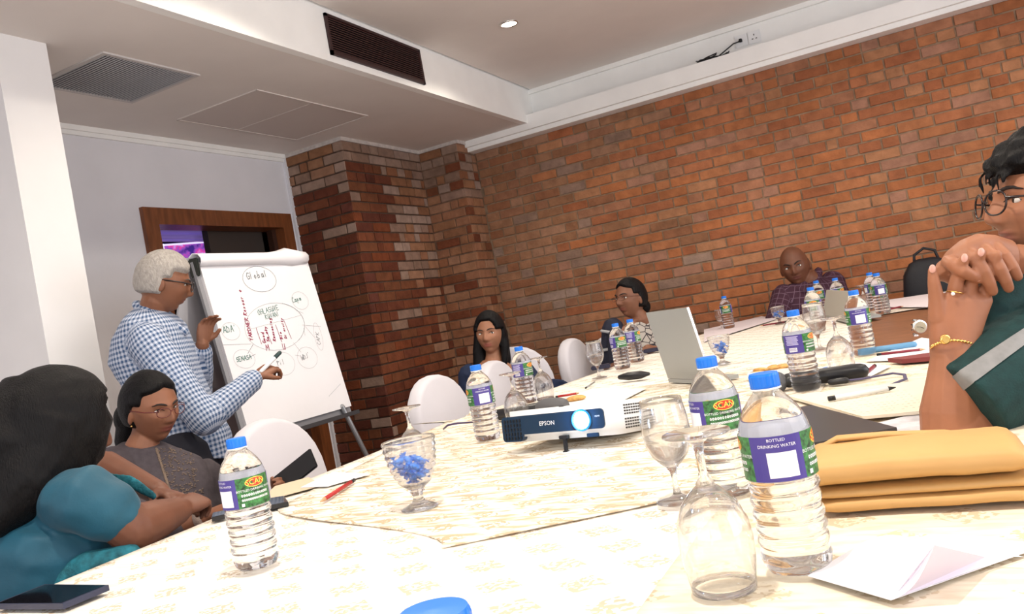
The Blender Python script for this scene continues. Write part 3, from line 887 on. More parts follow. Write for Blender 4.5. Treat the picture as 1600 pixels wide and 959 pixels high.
# rolled sheets over the top
b = MB(); rg = []
for u in [i / 12 for i in range(13)]:
    bulge = .012 if u > .72 else 0
    rg.append(fc(u * 1.02 - .01, .0, .0) + Vector((-.005, 0, .0)))
prof = [(.012, -.022), (.028, -.004), (.030, .018), (.014, .038), (-.02, .046), (-.05, .03), (-.06, -.03)]
vs = []; fs = []
for k, c_ in enumerate(rg):
    g = 1 + (.5 * math.exp(-((k / 12 - .84) / .09) ** 2))
    for (a_, z_) in prof: vs.append(c_ + Vector((a_, 0, z_ * g)))
n = len(prof)
for k in range(12):
    for i in range(n - 1): fs.append((k * n + i, (k + 1) * n + i, (k + 1) * n + i + 1, k * n + i + 1))
rm = new_mesh('rolled_sheets', vs, fs, [M_paper], True); bm = bmesh.new(); bm.from_mesh(rm); bmesh.ops.solidify(bm, geom=bm.faces[:], thickness=.004); bm.to_mesh(rm); bm.free(); ro = obj('rolled_sheets', rm, t)
b = MB(); c_ = fc(-.012, .02); b.box(c_ + Vector((-.02, -.006, -.005)), (.06, .012, .085), None, 0, .005); b.build('clamp_end', mat('clamp_black', (.03, .035, .03), .3), t)
# turned pages hanging behind the board
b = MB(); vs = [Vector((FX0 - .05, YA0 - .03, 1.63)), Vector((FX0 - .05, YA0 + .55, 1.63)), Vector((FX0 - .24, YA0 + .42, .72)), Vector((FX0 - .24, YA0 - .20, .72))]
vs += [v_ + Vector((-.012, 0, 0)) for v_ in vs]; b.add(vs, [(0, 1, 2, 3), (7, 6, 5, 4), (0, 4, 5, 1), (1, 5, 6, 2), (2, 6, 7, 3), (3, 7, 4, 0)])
tag(b.build('turned_pages', mat('paper_painted_shade', (.46, .45, .48), .85), t), 'turned-back pages with shade painted grey, hanging behind the board')  # white pages hanging in shade; the grey is put into their colour
for a_, b__ in (((FX1 + .0, YA0 + .06, .80), (FX1 + .16, YA0 - .02, .02)), ((FX1 + .0, YA1 - .06, .80), (FX1 + .16, YA1 + .10, .02)), ((FX0 - .04, YA0 + .37, 1.5), (FX0 - .62, YA0 + .37, .02))):
    lg = MB(); lg.tube([a_, b__], .013, 10); lg.tube([Vector(b__) + Vector((0, 0, .02)), b__], .018, 10); lg.build('leg', M_metal, t)

# handwriting
STR = {'A': [[(0, 0), (.3, 1), (.6, 0)], [(.12, .4), (.5, .4)]], 'B': [[(0, 0), (0, 1), (.4, .85), (.1, .52), (.5, .25), (0, 0)]], 'C': [[(.55, .85), (.2, 1), (0, .5), (.2, 0), (.55, .1)]],
       'D': [[(0, 0), (0, 1), (.5, .6), (.4, .1), (0, 0)]], 'E': [[(.5, 1), (0, 1), (0, 0), (.5, 0)], [(0, .5), (.4, .5)]], 'F': [[(.5, 1), (0, 1), (0, 0)], [(0, .5), (.4, .5)]],
       'G': [[(.55, .85), (.2, 1), (0, .5), (.2, 0), (.55, .1), (.55, .45), (.3, .45)]], 'H': [[(0, 0), (0, 1)], [(.5, 0), (.5, 1)], [(0, .5), (.5, .5)]], 'I': [[(.1, 0), (.1, 1)]], 'J': [[(.4, 1), (.4, .1), (.1, 0)]],
       'K': [[(0, 0), (0, 1)], [(.5, 1), (0, .5), (.5, 0)]], 'L': [[(0, 1), (0, 0), (.45, 0)]], 'M': [[(0, 0), (.1, 1), (.35, .3), (.6, 1), (.7, 0)]], 'N': [[(0, 0), (0, 1), (.5, 0), (.5, 1)]],
       'O': [[(.3, 1), (0, .6), (.1, .05), (.45, .05), (.55, .6), (.3, 1)]], 'P': [[(0, 0), (0, 1), (.5, .8), (0, .5)]], 'R': [[(0, 0), (0, 1), (.5, .8), (0, .5), (.5, 0)]], 'S': [[(.5, .9), (.1, .9), (.1, .55), (.5, .4), (.4, .05), (0, .05)]],
       'T': [[(0, 1), (.6, 1)], [(.3, 1), (.3, 0)]], 'U': [[(0, 1), (.05, .1), (.4, .05), (.5, 1)], [(.5, .6), (.55, 0)]], 'V': [[(0, 1), (.25, 0), (.5, 1)]], 'W': [[(0, 1), (.15, 0), (.35, .7), (.5, 0), (.7, 1)]],
       'X': [[(0, 0), (.5, 1)], [(0, 1), (.5, 0)]], 'Y': [[(0, 1), (.25, .5), (.5, 1)], [(.25, .5), (.2, 0)]], 'Z': [[(0, 1), (.5, 1), (0, 0), (.5, 0)]], "'": [[(.1, 1), (.05, .8)]],
       'a': [[(.4, .5), (.1, .5), (.05, .05), (.35, .1), (.4, .5), (.45, 0)]], 'b': [[(0, 1), (0, 0), (.35, .1), (.3, .5), (0, .4)]], 'd': [[(.4, 1), (.4, 0), (.05, .1), (.1, .5), (.4, .4)]], 'e': [[(0, .3), (.4, .35), (.2, .55), (0, .2), (.2, 0), (.4, .1)]],
       'g': [[(.4, .5), (.05, .45), (.1, .05), (.4, .2), (.4, -.4), (.05, -.35)]], 'i': [[(.1, .5), (.1, 0)], [(.1, .75), (.12, .8)]], 'l': [[(.1, 1), (.1, 0)]], 'n': [[(0, .5), (0, 0)], [(0, .35), (.25, .5), (.35, 0)]], 'o': [[(.2, .5), (0, .25), (.2, 0), (.4, .25), (.2, .5)]],
       'p': [[(0, .5), (0, -.4)], [(0, .45), (.35, .4), (.3, .05), (0, .1)]], 'r': [[(0, .5), (0, 0)], [(0, .3), (.25, .5)]], 's': [[(.3, .5), (0, .4), (.3, .15), (0, 0)]], 't': [[(.15, .9), (.15, 0), (.3, .05)], [(0, .55), (.3, .55)]], 'u': [[(0, .5), (.05, 0), (.3, .1), (.35, .5), (.35, 0)]], 'y': [[(0, .5), (.2, .1)], [(.4, .5), (.05, -.4)]], 'm': [[(0, 0), (0, .5), (.2, .4), (.2, 0)], [(.2, .4), (.4, .45), (.42, 0)]], ' ': []}
PW, PH = YA1 - YA0, math.hypot(ZF1 - ZF0, FX1 - FX0)


def ink(mb, pts, w_):   # pts in paper coordinates u,v
    P = [fc(u, v, .0012) for u, v in pts]
    for a_, b__ in zip(P[:-1], P[1:]):
        d_ = b__ - a_
        if d_.length < 1e-6: continue
        s_ = Vector((1, 0, .15)).cross(d_).normalized() * (w_ / 2); e_ = d_.normalized() * (w_ * .3)
        mb.add([a_ - s_ - e_, a_ + s_ - e_, b__ + s_ + e_, b__ - s_ + e_], [(0, 1, 2, 3)])


def write(mb, s, u, v, size, ang=0, w_=.003):   # size = letter height in metres, ang in degrees, clockwise negative
    r = random.Random(hash(len(s)) + len(s)); x = 0; ca, sa = math.cos(math.radians(ang)), math.sin(math.radians(ang))
    for ch in s:
        for st in STR.get(ch, []):
            q = []
            for a_, b__ in st:
                X = (x + a_ + b__ * .12) * size + r.uniform(-.03, .03) * size; Y = b__ * size + r.uniform(-.04, .04) * size
                q.append((u + (X * ca - Y * sa) / PW, v - (X * sa + Y * ca) / PH))
            ink(mb, q, w_)
        x += .75 if ch != ' ' else .45


def ovalw(mb, cu, cv, ru, rv, w_=.002, a0=0, a1=360, tilt=0, n=30):
    pts = []
    for i in range(n + 1):
        a = math.radians(a0 + (a1 - a0) * i / n); X = ru * math.cos(a); Y = rv * math.sin(a); c1, s1 = math.cos(tilt), math.sin(tilt)
        pts.append((cu + (X * c1 - Y * s1) / PW, cv - (X * s1 + Y * c1) / PH))
    ink(mb, pts, w_)


def uv_of(x, y):        # pixel on the sheet -> u,v (used once, to read the drawing's layout off the photograph)
    v_ = .5
    for _ in range(6):
        p_ = onx(x, y, FX0 + (FX1 - FX0) * v_); v_ = (ZF1 - p_.z) / (ZF1 - ZF0)
    return (p_.y - YA0) / (YA1 - YA0), v_


gk = MB(); bk = MB(); rk = MB(); lk = MB()


def Q(x, y): return uv_of(330 + x / 4.36, 400 + y / 4.36)     # crop pixels of the enlarged sheet


cu, cv = Q(330, 157); ovalw(bk, cu, cv, .115, .066, .0018)
u, v_ = Q(246, 160); write(bk, 'Global', u, v_, .034, 4, .0036)
cu, cv = Q(605, 303); ovalw(lk, cu, cv, .062, .048, .0016); u, v_ = Q(556, 318); write(gk, 'Capm', u, v_, .026, 8, .003)
cu, cv = Q(133, 512); ovalw(lk, cu, cv, .056, .042, .0014); u, v_ = Q(86, 525); write(gk, "ADA'", u, v_, .03, 2, .0028)
u, v_ = Q(322, 402); write(gk, 'OHLASUVE', u, v_, .026, 6, .0026); u, v_ = Q(372, 432); write(gk, 'RUVANI', u, v_, .024, 6, .0024)
cu, cv = Q(440, 478); ovalw(lk, cu, cv, .215, .118, .0018, 0, 360, .08)
ovalw(bk, cu, cv, .215, .118, .0022, -55, 62, .08)
ink(lk, [Q(268, 497), Q(615, 402)], .0015)
for a_, b__ in (((305, 490), (342, 598)), ((368, 490), (412, 598)), ((437, 468), (480, 585)), ((495, 440), (545, 562))): ink(rk, [Q(*a_), Q(*b__)], .003)
for s, x, y, sz in (('Good', 378, 600, .024), ('Safety', 402, 590, .022), ('Reasoning', 445, 585, .022), ('Bio', 492, 572, .022), ('Diversity', 520, 568, .020)):
    u, v_ = Q(x - 6, y - 8); write(rk, s, u, v_, sz * .8, 84, .0038)
u, v_ = Q(285, 575); write(rk, 'YARDNER Resource', u, v_, .022, 86, .0036)
u, v_ = Q(376, 645); write(rk, 'M', u, v_, .03, 0, .0034); u, v_ = Q(490, 638); write(rk, 'U', u, v_, .03, 0, .0034)
cu, cv = Q(655, 692); ovalw(lk, cu, cv, .075, .056, .0014); u, v_ = Q(618, 712); write(bk, "WDJ'", u, v_, .026, 10, .0022)
cu, cv = Q(490, 733); ovalw(lk, cu, cv, .082, .058, .0014); u, v_ = Q(455, 750); write(bk, 'Pil', u, v_, .026, 6, .0022)
cu, cv = Q(225, 700); ovalw(lk, cu, cv, .066, .045, .0014, 0, 360, -.1); u, v_ = Q(175, 722); write(gk, 'SENASA', u, v_, .022, 2, .0028)
cu, cv = Q(728, 548); ovalw(lk, cu, cv, .030, .075, .0014, 0, 360, -.1); u, v_ = Q(745, 605); write(bk, 'CAPK', u, v_, .024, 80, .002)
for a_, b__ in (((285, 600), (248, 665)), ((300, 668), (258, 690)), ((620, 470), (745, 480)), ((640, 480), (700, 550)), ((560, 590), (610, 655)), ((570, 675), (600, 680)), ((580, 370), (625, 390)), ((628, 490), (638, 540)), ((80, 605), (270, 598)), ((880, 870), (800, 955))):
    ink(lk if a_[0] > 550 or a_[0] < 100 else bk, [Q(*a_), Q(*b__)], .0018)
gk.build('green_writing', mat('ink_green', (.02, .18, .14), .7), pad)['kind'] = 'stuff'; bk.build('grey_writing', mat('ink_grey', (.13, .16, .18), .7), pad)
rk.build('red_writing', mat('ink_red', (.30, .015, .07), .7), pad)['kind'] = 'stuff'; lk.build('faint_lines', mat('ink_faint', (.42, .46, .48), .8), pad)


# ------------------------------------------------------------------ chairs
def cover_chair(x, y, face, label, w_=.44, z1=.91):
    """banquet chair in a white cover; face = direction the sitter looks, radians"""
    t = thing('covered_chair', label, 'chair', (x, y, 0), face, 'white covered banquet chairs')
    b = MB(); vs = []; n = 26
    # backrest: domed slab, back at x=-.2
    rows = []
    for o_, inset in ((-.035, .0), (-.045, .012), (.02, .012), (.03, 0)):
        pass
    out = [(-w_ / 2 * 1.04, 0.02), (-w_ / 2 * 1.02, .3), (-w_ / 2, .62)]
    for i in range(15):
        a = math.pi - math.pi * i / 14; out.append((w_ / 2 * math.cos(a), .66 + (z1 - .66) * math.sin(a) ** .8))
    out += [(w_ / 2, .62), (w_ / 2 * 1.02, .3), (w_ / 2 * 1.04, .02)]
    m = len(out); layers = ((-.012, 1.0, .012), (-.028, .985, .004), (-.03, .93, -.01), (0, 1, 0))
    rings_ = [(-.055, .955), (-.045, .99), (-.03, 1.0), (-.005, 1.0), (.012, .985), (.02, .95)]
    for dx, sc_ in rings_:
        for yy, zz in out:
            lean = -.16 - .13 * (zz - .45)
            zc = .5 + (zz - .5) * sc_ if zz > .5 else zz
            vs.append((lean + dx - (.02 * noise.noise(Vector((yy * 6, zz * 6, x))) if zz < .45 else 0), yy * sc_, max(zc, .015)))
    fs = []
    for k in range(len(rings_) - 1):
        for i in range(m): j = (i + 1) % m; fs.append((k * m + i, k * m + j, (k + 1) * m + j, (k + 1) * m + i))
    fs.append(list(range(m))[::-1]); fs.append([(len(rings_) - 1) * m + i for i in range(m)])
    b.add(vs, fs); b.build('backrest', M_cover, t, True)
    b = MB(); b.rings([((.06, 0, .02), (.235, 0, 0), (0, .235, 0)), ((.06, 0, .3), (.225, 0, 0), (0, .228, 0)), ((.06, 0, .44), (.22, 0, 0), (0, .225, 0)), ((.06, 0, .465), (.205, 0, 0), (0, .21, 0)), ((.06, 0, .472), (.1, 0, 0), (0, .1, 0))], 32, 5)
    b.build('seat', M_cover, t, True)
    return t


cover_chair(-1.80, 2.14, .0, 'empty white covered chair beside the woman holding the phone')
cover_chair(-1.74, 3.15, .0, 'empty white covered chair left of the bottle before the brick corner', .46)
cover_chair(-1.74, 3.74, .0, 'white covered chair in front of the woman in navy', .40, .90)
cover_chair(-2.0, 4.15, -.9, 'creased white covered chair under the woman in navy', .44, .93)
cover_chair(-1.72, 4.78, .0, 'empty white covered chair next to the woman with spectacles', .44, .905)
cover_chair(-1.75, 5.42, -.5, 'white covered chair under the woman in the patterned blouse', .42, .86)
cover_chair(-.45, 6.04, -1.57, 'white covered chair behind the bald man', .42, .80)
cover_chair(-2.62, 1.72, .2, 'white covered chair under the woman holding the phone', .42, .84)
cover_chair(-2.06, .95, .2, 'white covered chair under the woman in teal', .42, .70)
cover_chair(.62, 1.42, 3.14, 'white covered chair under the person with clasped hands', .44, .88)
ch = cover_chair(.06, 6.02, -1.57, 'white covered chair holding the black backpack', .42, .74)


# ------------------------------------------------------------------ people
def skin_mat(name, col, lip):
    m = bpy.data.materials.new(name); m.use_nodes = True; nt = m.node_tree; b = nt.nodes['Principled BSDF']
    b.inputs['Roughness'].default_value = .5; b.inputs['Specular IOR Level'].default_value = .35
    b.inputs['Subsurface Weight'].default_value = .06; b.inputs['Subsurface Radius'].default_value = (.01, .004, .002); b.inputs['Subsurface Scale'].default_value = .4
    at_ = nt.nodes.new('ShaderNodeAttribute'); at_.attribute_name = 'tint'
    mx = nt.nodes.new('ShaderNodeMix'); mx.data_type = 'RGBA'; mx.inputs[6].default_value = (*col, 1); mx.inputs[7].default_value = (*lip, 1)
    nt.links.new(at_.outputs['Fac'], mx.inputs[0])
    tc = nt.nodes.new('ShaderNodeTexCoord'); n = nt.nodes.new('ShaderNodeTexNoise'); n.inputs['Scale'].default_value = 18; n.inputs['Detail'].default_value = 4; nt.links.new(tc.outputs['Object'], n.inputs['Vector'])
    mr = nt.nodes.new('ShaderNodeMapRange'); mr.inputs[1].default_value = .3; mr.inputs[2].default_value = .7; mr.inputs[3].default_value = .88; mr.inputs[4].default_value = 1.1; nt.links.new(n.outputs[0], mr.inputs[0])
    vs = nt.nodes.new('ShaderNodeVectorMath'); vs.operation = 'SCALE'; nt.links.new(mx.outputs[2], vs.inputs[0]); nt.links.new(mr.outputs[0], vs.inputs['Scale']); nt.links.new(vs.outputs[0], b.inputs['Base Color'])
    return m


def sm(a, b, x): t_ = max(0, min(1, (x - a) / (b - a))); return t_ * t_ * (3 - 2 * t_)


def head_r(d, wide=1.0, jaw=1.0, nose_s=1.0, cheek=1.0):
    """point of the head surface in direction d; +y is the face, +z up, face centre at eye level"""
    x, y, z = d.x * .076 * wide, d.y * .096, d.z * .117
    t_ = max(0, -d.z)
    x *= 1 - .30 * t_ ** 1.3 * (2 - jaw)
    if d.y < 0: y *= 1 - .30 * sm(.1, .9, t_); y *= 1.06
    if d.y > 0: x *= 1 + .05 * d.y; y *= 1 - .05 * max(0, d.z)
    if d.z < 0 and d.y > .2: y *= 1 - .06 * t_
    if d.y > 0:
        g = lambda cx, cz, sx, sz: math.exp(-((x - cx) / sx) ** 2 - ((z - cz) / sz) ** 2)
        f_ = sm(.05, .45, d.y); q = 0
        # nose
        if z < .022:
            k = sm(.020, -.030, z) if z > -.032 else max(0, 1 - (-.032 - z) / .011)
            q += (.004 + .021 * k) * nose_s * math.exp(-(x / (.0085 + .004 * k)) ** 2) * (1 if z > -.043 else 0)
        q += .007 * nose_s * (g(.013, -.033, .006, .007) + g(-.013, -.033, .006, .007))
        q -= .011 * (g(.032, .004, .019, .011) + g(-.032, .004, .019, .011))
        q += .0045 * (g(.030, .026, .022, .007) + g(-.030, .026, .022, .007)) + .003 * g(0, .024, .012, .01)
        q += .006 * cheek * (g(.043, -.022, .02, .018) + g(-.043, -.022, .02, .018))
        q += .0075 * g(0, -.053, .021, .0052) + .0075 * g(0, -.0655, .018, .0058) - .004 * g(0, -.0592, .022, .0022)
        q -= .004 * g(0, -.077, .022, .006); q += .008 * g(0, -.095, .02, .014)
        y += q * f_
    return Vector((x, y, z))


def head_geo(**kw):
    nu, nv = 72, 54; vs = [head_r(Vector((0, 0, -1)), **kw)]
    for j in range(1, nv):
        th = math.pi * j / nv
        for i in range(nu): ph = 2 * math.pi * i / nu; vs.append(head_r(Vector((math.sin(th) * math.cos(ph), math.sin(th) * math.sin(ph), -math.cos(th))), **kw))
    vs.append(head_r(Vector((0, 0, 1)), **kw)); fs = []
    for i in range(nu):
        fs.append((0, 1 + (i + 1) % nu, 1 + i)); L = len(vs) - 1; b_ = 1 + (nv - 2) * nu; fs.append((L, b_ + i, b_ + (i + 1) % nu))
    for j in range(nv - 2):
        for i in range(nu): a = 1 + j * nu; k = (i + 1) % nu; fs.append((a + i, a + k, a + nu + k, a + nu + i))
    return vs, fs


def hair_geo(line, thick, **kw):
    """line(d) -> 0..1 amount of hair in direction d"""
    nu, nv = 64, 44; vs = []; fs = []

    def P(d): 
        k = line(d); p = head_r(d, **kw); n_ = Vector((p.x / .076 ** 2, p.y / .096 ** 2, p.z / .117 ** 2)).normalized()
        wv = noise.noise(Vector((d.x * 14, d.y * 5, d.z * 3))) * .0016
        return p + n_ * ((thick(d) + .007) * k - .007 + wv * k) if k > .02 else p * .9
    vs.append(P(Vector((0, 0, -1))))
    for j in range(1, nv):
        th = math.pi * j / nv
        for i in range(nu): ph = 2 * math.pi * i / nu; vs.append(P(Vector((math.sin(th) * math.cos(ph), math.sin(th) * math.sin(ph), -math.cos(th)))))
    vs.append(P(Vector((0, 0, 1))))
    for i in range(nu):
        fs.append((0, 1 + (i + 1) % nu, 1 + i)); L = len(vs) - 1; b_ = 1 + (nv - 2) * nu; fs.append((L, b_ + i, b_ + (i + 1) % nu))
    for j in range(nv - 2):
        for i in range(nu): a = 1 + j * nu; k = (i + 1) % nu; fs.append((a + i, a + k, a + nu + k, a + nu + i))
    return vs, fs


def cam_dir(r, u, w): return (RV * r + UV * u + WV * w).normalized()


class Person:
    def __init__(s, label, foot, skin, lip):
        s.t = thing('person', label, 'person', foot); s.org = Vector(foot)
        s.skin = skin_mat('skin', skin, lip); s.b = MB(); s.parts = {}; s.bones = {}

    def L(s, p): return Vector(p) - s.org

    def head(s, c, fwd, up=(0, 0, 1), scale=1.0, tilt=0, ears=True, **kw):
        f = Vector(fwd).normalized(); u = Vector(up); u = (u - f * u.dot(f)).normalized(); r = f.cross(u)
        if tilt: R_ = Matrix.Rotation(tilt, 3, f); u = R_ @ u; r = R_ @ r
        s.M = Matrix((r, f, u)).transposed() * scale; s.hc = s.L(c); s.kw = kw; s.hs = scale
        v, fc_ = head_geo(**kw); s.b.add([s.M @ p + s.hc for p in v], fc_)
        if ears:
            for sx in (-1, 1):
                w_ = kw.get('wide', 1); ctr = Vector((sx * .0745 * w_, -.012, -.012))
                E_ = Matrix.Rotation(sx * -.35, 3, 'Z'); s.b.ell(s.M @ ctr + s.hc, (.008 * scale, .018 * scale, .031 * scale), s.M.normalized() @ E_ @ Matrix.Rotation(.15, 3, 'X'), 14)
        return s

    def H(s, p): return s.M @ Vector(p) + s.hc   # head-local point

    def front(s, x, z):   # surface point of the face at local x,z
        best = None
        d = Vector((x / .076, .6, z / .117))
        for _ in range(12):
            d.normalize(); p = head_r(d, **s.kw); d = d + Vector(((x - p.x) / .076, 0, (z - p.z) / .117))
        return head_r(d.normalized(), **s.kw)

    def face(s, brow=(.02, .012, .01), gaze=0.0, eye_white=(.62, .58, .54), brow_w=.0035, browdrop=0.0):
        em = mat('eye_white_' + str(eye_white), eye_white, .25); im = mat('iris', (.02, .01, .006), .15); bm_ = mat('brow_' + str(brow), brow, .8); lidm = mat('lash', (.012, .008, .006), .7)
        for sx in (-1, 1):
            p = s.front(sx * .031, .004); e = MB(); Mn = s.M
            e.ell(s.H(p + Vector((0, -.0035, 0))), (.0135 * s.hs, .0065 * s.hs, .0068 * s.hs), Mn.normalized(), 14); eo = e.build('eye', em, s.t, True)
            e = MB(); e.ell(s.H(p + Vector((gaze * .006, .0005, .0006))), (.0052 * s.hs, .0035 * s.hs, .0054 * s.hs), Mn.normalized(), 12); e.build('iris', im, eo, True)
            e = MB(); pts = []
            for k in range(7): a = (k - 3) / 3; xx = sx * .031 + a * .0145; q = s.front(xx, .004 + .0065 * (1 - a * a)); pts.append(s.H(q + Vector((0, .0012, 0))))
            e.tube(pts, [.0006, .0012, .0016, .0018, .0016, .0012, .0006], 6); e.build('eyelashes', lidm, eo, True)
            e = MB(); pts = []
            for k in range(8): a = (k - 3.5) / 3.5; xx = sx * (.031 + a * .0195); zz = .0235 + .0045 * (1 - (a - .2) ** 2) - .002 * (a > .6) + browdrop * (-a); q = s.front(xx, zz); pts.append(s.H(q + Vector((0, .0008, 0))))
            e.tube(pts, [brow_w * k_ for k_ in (.5, .85, 1, 1, .9, .8, .6, .3)], 6); e.build('eyebrow', bm_, s.t, True)
        return s

    def glasses(s, m, w_=.024, h_=.016, rim=.0011, y_=.0135, lens=True, round_=2.2):
        g = MB(); ln = MB()
        for sx in (-1, 1):
            cx = sx * .031; py = s.front(0, .004).y
            pts = []; n = 22
            for i in range(n + 1):
                a = 2 * math.pi * i / n; ca, sa = math.cos(a), math.sin(a)
                X = cx + w_ * math.copysign(abs(ca) ** (2 / round_), ca); Z = .001 + h_ * math.copysign(abs(sa) ** (2 / round_), sa)
                yy = py + y_ - .012 - .22 * abs(X) + .0; pts.append(s.H((X, yy + .006, Z)))
            g.tube(pts, rim, 6, cap=False)
            ex = s.H((sx * (.031 + w_), py + y_ - .006 - .22 * (.031 + w_), .008))
            g.tube([ex, s.H((sx * .078 * s.kw.get('wide', 1), py - .035, .008)), s.H((sx * .0795 * s.kw.get('wide', 1), -.012, .006)), s.H((sx * .077, -.026, -.012))], rim * 1.1, 6)
        py = s.front(0, .004).y
        g.tube([s.H((-.008, py + y_ - .008, .004)), s.H((0, py + y_ - .005, .007)), s.H((.008, py + y_ - .008, .004))], rim, 6)
        return g.build('spectacles', m, s.t, True)

    def tube(s, pts, r, flat=None): s.b.tube([s.L(p) for p in pts], r, 16, True, flat); return s

    def neck(s, base, r0=.052, r1=.058):
        top = s.hc + s.M @ Vector((0, -.018, -.065)); b_ = s.L(base); s.b.tube([top, top.lerp(b_, .5), b_], [r0 * s.hs, r0 * s.hs, r1 * s.hs], 18); return s

    def hand(s, wrist, d, palm_n, scale=1.0, curl=.5, spread=.1, thumb=1, mb=None):
        """wrist point, d = direction of the fingers, palm_n = direction the palm faces; thumb side +1/-1 along d x palm_n"""
        mb = mb or s.b; w_ = s.L(wrist); d = Vector(d).normalized(); n_ = Vector(palm_n); n_ = (n_ - d * n_.dot(d)).normalized(); sd = d.cross(n_) * thumb; k = scale
        c0 = w_ + d * .008 * k
        mb.rings([(w_ - d * .015 * k, sd * .026 * k, n_ * .019 * k), (c0, sd * .028 * k, n_ * .017 * k), (w_ + d * .045 * k, sd * .038 * k, n_ * .016 * k), (w_ + d * .08 * k, sd * .040 * k, n_ * .013 * k), (w_ + d * .092 * k, sd * .034 * k, n_ * .009 * k)], 20, 2.6)
        tips = []
        for i, (off, ln_, r_) in enumerate(((.028, .072, .0088), (.0095, .08, .0092), (-.009, .074, .0088), (-.027, .058, .0076))):
            p = w_ + d * (.082 - .004 * abs(i - 1)) * k + sd * off * k; dd = (d + sd * spread * (1.2 - .9 * i)).normalized(); pts = [p - dd * .012 * k, p]; a = 0
            for fr, st in ((.42, .7), (.33, 1.1), (.25, .8)):
                a += curl * st; dr_ = dd * math.cos(a) + n_ * math.sin(a); p = p + dr_ * ln_ * fr * k; pts.append(p)
            mb.tube(pts, [r_ * k, r_ * k, r_ * .98 * k, r_ * .9 * k, r_ * .74 * k], 10); tips.append(p)
        p = w_ + d * .028 * k + sd * .026 * k; t1 = (d * .75 + sd * .75 + n_ * .25 * (1 + curl)).normalized(); t2 = (d * .95 + sd * .15 + n_ * (.25 + curl * .5)).normalized()
        mb.tube([p - t1 * .01 * k, p, p + t1 * .034 * k, p + t1 * .034 * k + t2 * .030 * k], [.013 * k, .0135 * k, .0108 * k, .0085 * k], 10)
        return tips

    def body(s, vox=.004, smooth=2):
        me = voxel(s.b, vox, smooth); me.materials.clear(); me.materials.append(s.skin)
        n = len(me.vertices); co = np.empty(n * 3); me.vertices.foreach_get('co', co); co = co.reshape(-1, 3)
        tint = np.zeros(n)
        if hasattr(s, 'M'):
            Mi = np.array(s.M.inverted()); q = (co - np.array(s.hc)) @ Mi.T
            lip = np.exp(-(q[:, 0] / .022) ** 4 - ((q[:, 2] + .0595) / .0105) ** 4) * (q[:, 1] > .055)
            tint = np.clip(lip * 1.1, 0, 1)
        a = me.attributes.new('tint', 'FLOAT', 'POINT'); a.data.foreach_set('value', tint)
        s.body_o = obj('body', me, s.t); return s.body_o

    def cloth(s, mb, name, m, vox=.006, smooth=4, bones=None, wr=0.0, label=None):
        me = voxel(mb, vox, smooth); me.materials.clear(); me.materials.append(m); n = len(me.vertices)
        co = np.empty(n * 3); me.vertices.foreach_get('co', co); co = co.reshape(-1, 3)
        if bones:
            best = np.full(n, 1e9); uu = np.zeros(n); vv = np.zeros(n); toc = np.array(CAM - s.org)
            for a_, b__, ra, of in bones:
                A = np.array(s.L(a_)); B = np.array(s.L(b__)); d_ = B - A; L_ = np.linalg.norm(d_); d_ /= L_
                t_ = (co - A) @ d_; tc_ = np.clip(t_, 0, L_); pt = A + tc_[:, None] * d_; dv = co - pt; ds = np.linalg.norm(dv, axis=1) / ra
                f_ = toc - A; f_ = f_ - d_ * (f_ @ d_); f_ /= np.linalg.norm(f_); g_ = np.cross(d_, f_)
                ang = np.arctan2(dv @ g_, dv @ f_); m_ = ds < best; best[m_] = ds[m_]; uu[m_] = (t_ + of)[m_]; vv[m_] = (ang * ra)[m_]
            a = me.attributes.new('fab', 'FLOAT_VECTOR', 'POINT'); a.data.foreach_set('vector', np.stack([uu, vv, best * .05], 1).ravel())
        if wr:
            nr = np.empty(n * 3); me.vertices.foreach_get('normal', nr); nr = nr.reshape(-1, 3)
            dsp = np.array([noise.noise(Vector((c_[0] * 9, c_[1] * 9, c_[2] * 22))) + .5 * noise.noise(Vector((c_[0] * 30, c_[1] * 30, c_[2] * 30))) for c_ in co]) * wr
            me.vertices.foreach_set('co', (co + nr * dsp[:, None]).ravel()); me.update()
        o = obj(name, me, s.t)
        if label: o['label'] = label
        return o


def torso(mb, L, hip, chest, neck, sr, hipw, chestw, depth_, shw, front, shoulder_drop=.03):
    """ring loft from hip to neck base; sr = unit vector across the shoulders, front = unit vector out of the chest"""
    hip, chest, neck = L(hip), L(chest), L(neck); sr = Vector(sr).normalized(); fr = Vector(front).normalized(); ax = (neck - hip).normalized()
    mid = hip.lerp(chest, .5)
    R_ = [(hip - ax * .10, sr * hipw * .9, fr * depth_ * .95), (hip, sr * hipw, fr * depth_), (mid, sr * (hipw * .5 + chestw * .5) * .96, fr * depth_ * .97), (chest, sr * chestw, fr * depth_ * 1.02),
          (chest.lerp(neck, .45), sr * (chestw * .35 + shw * .65), fr * depth_ * .86), (neck - ax * (shoulder_drop + .015), sr * shw * .92, fr * depth_ * .62), (neck - ax * .008, sr * shw * .55, fr * depth_ * .46), (neck + ax * .012, sr * .062, fr * .055)]
    mb.rings(R_, 32, 2.3)


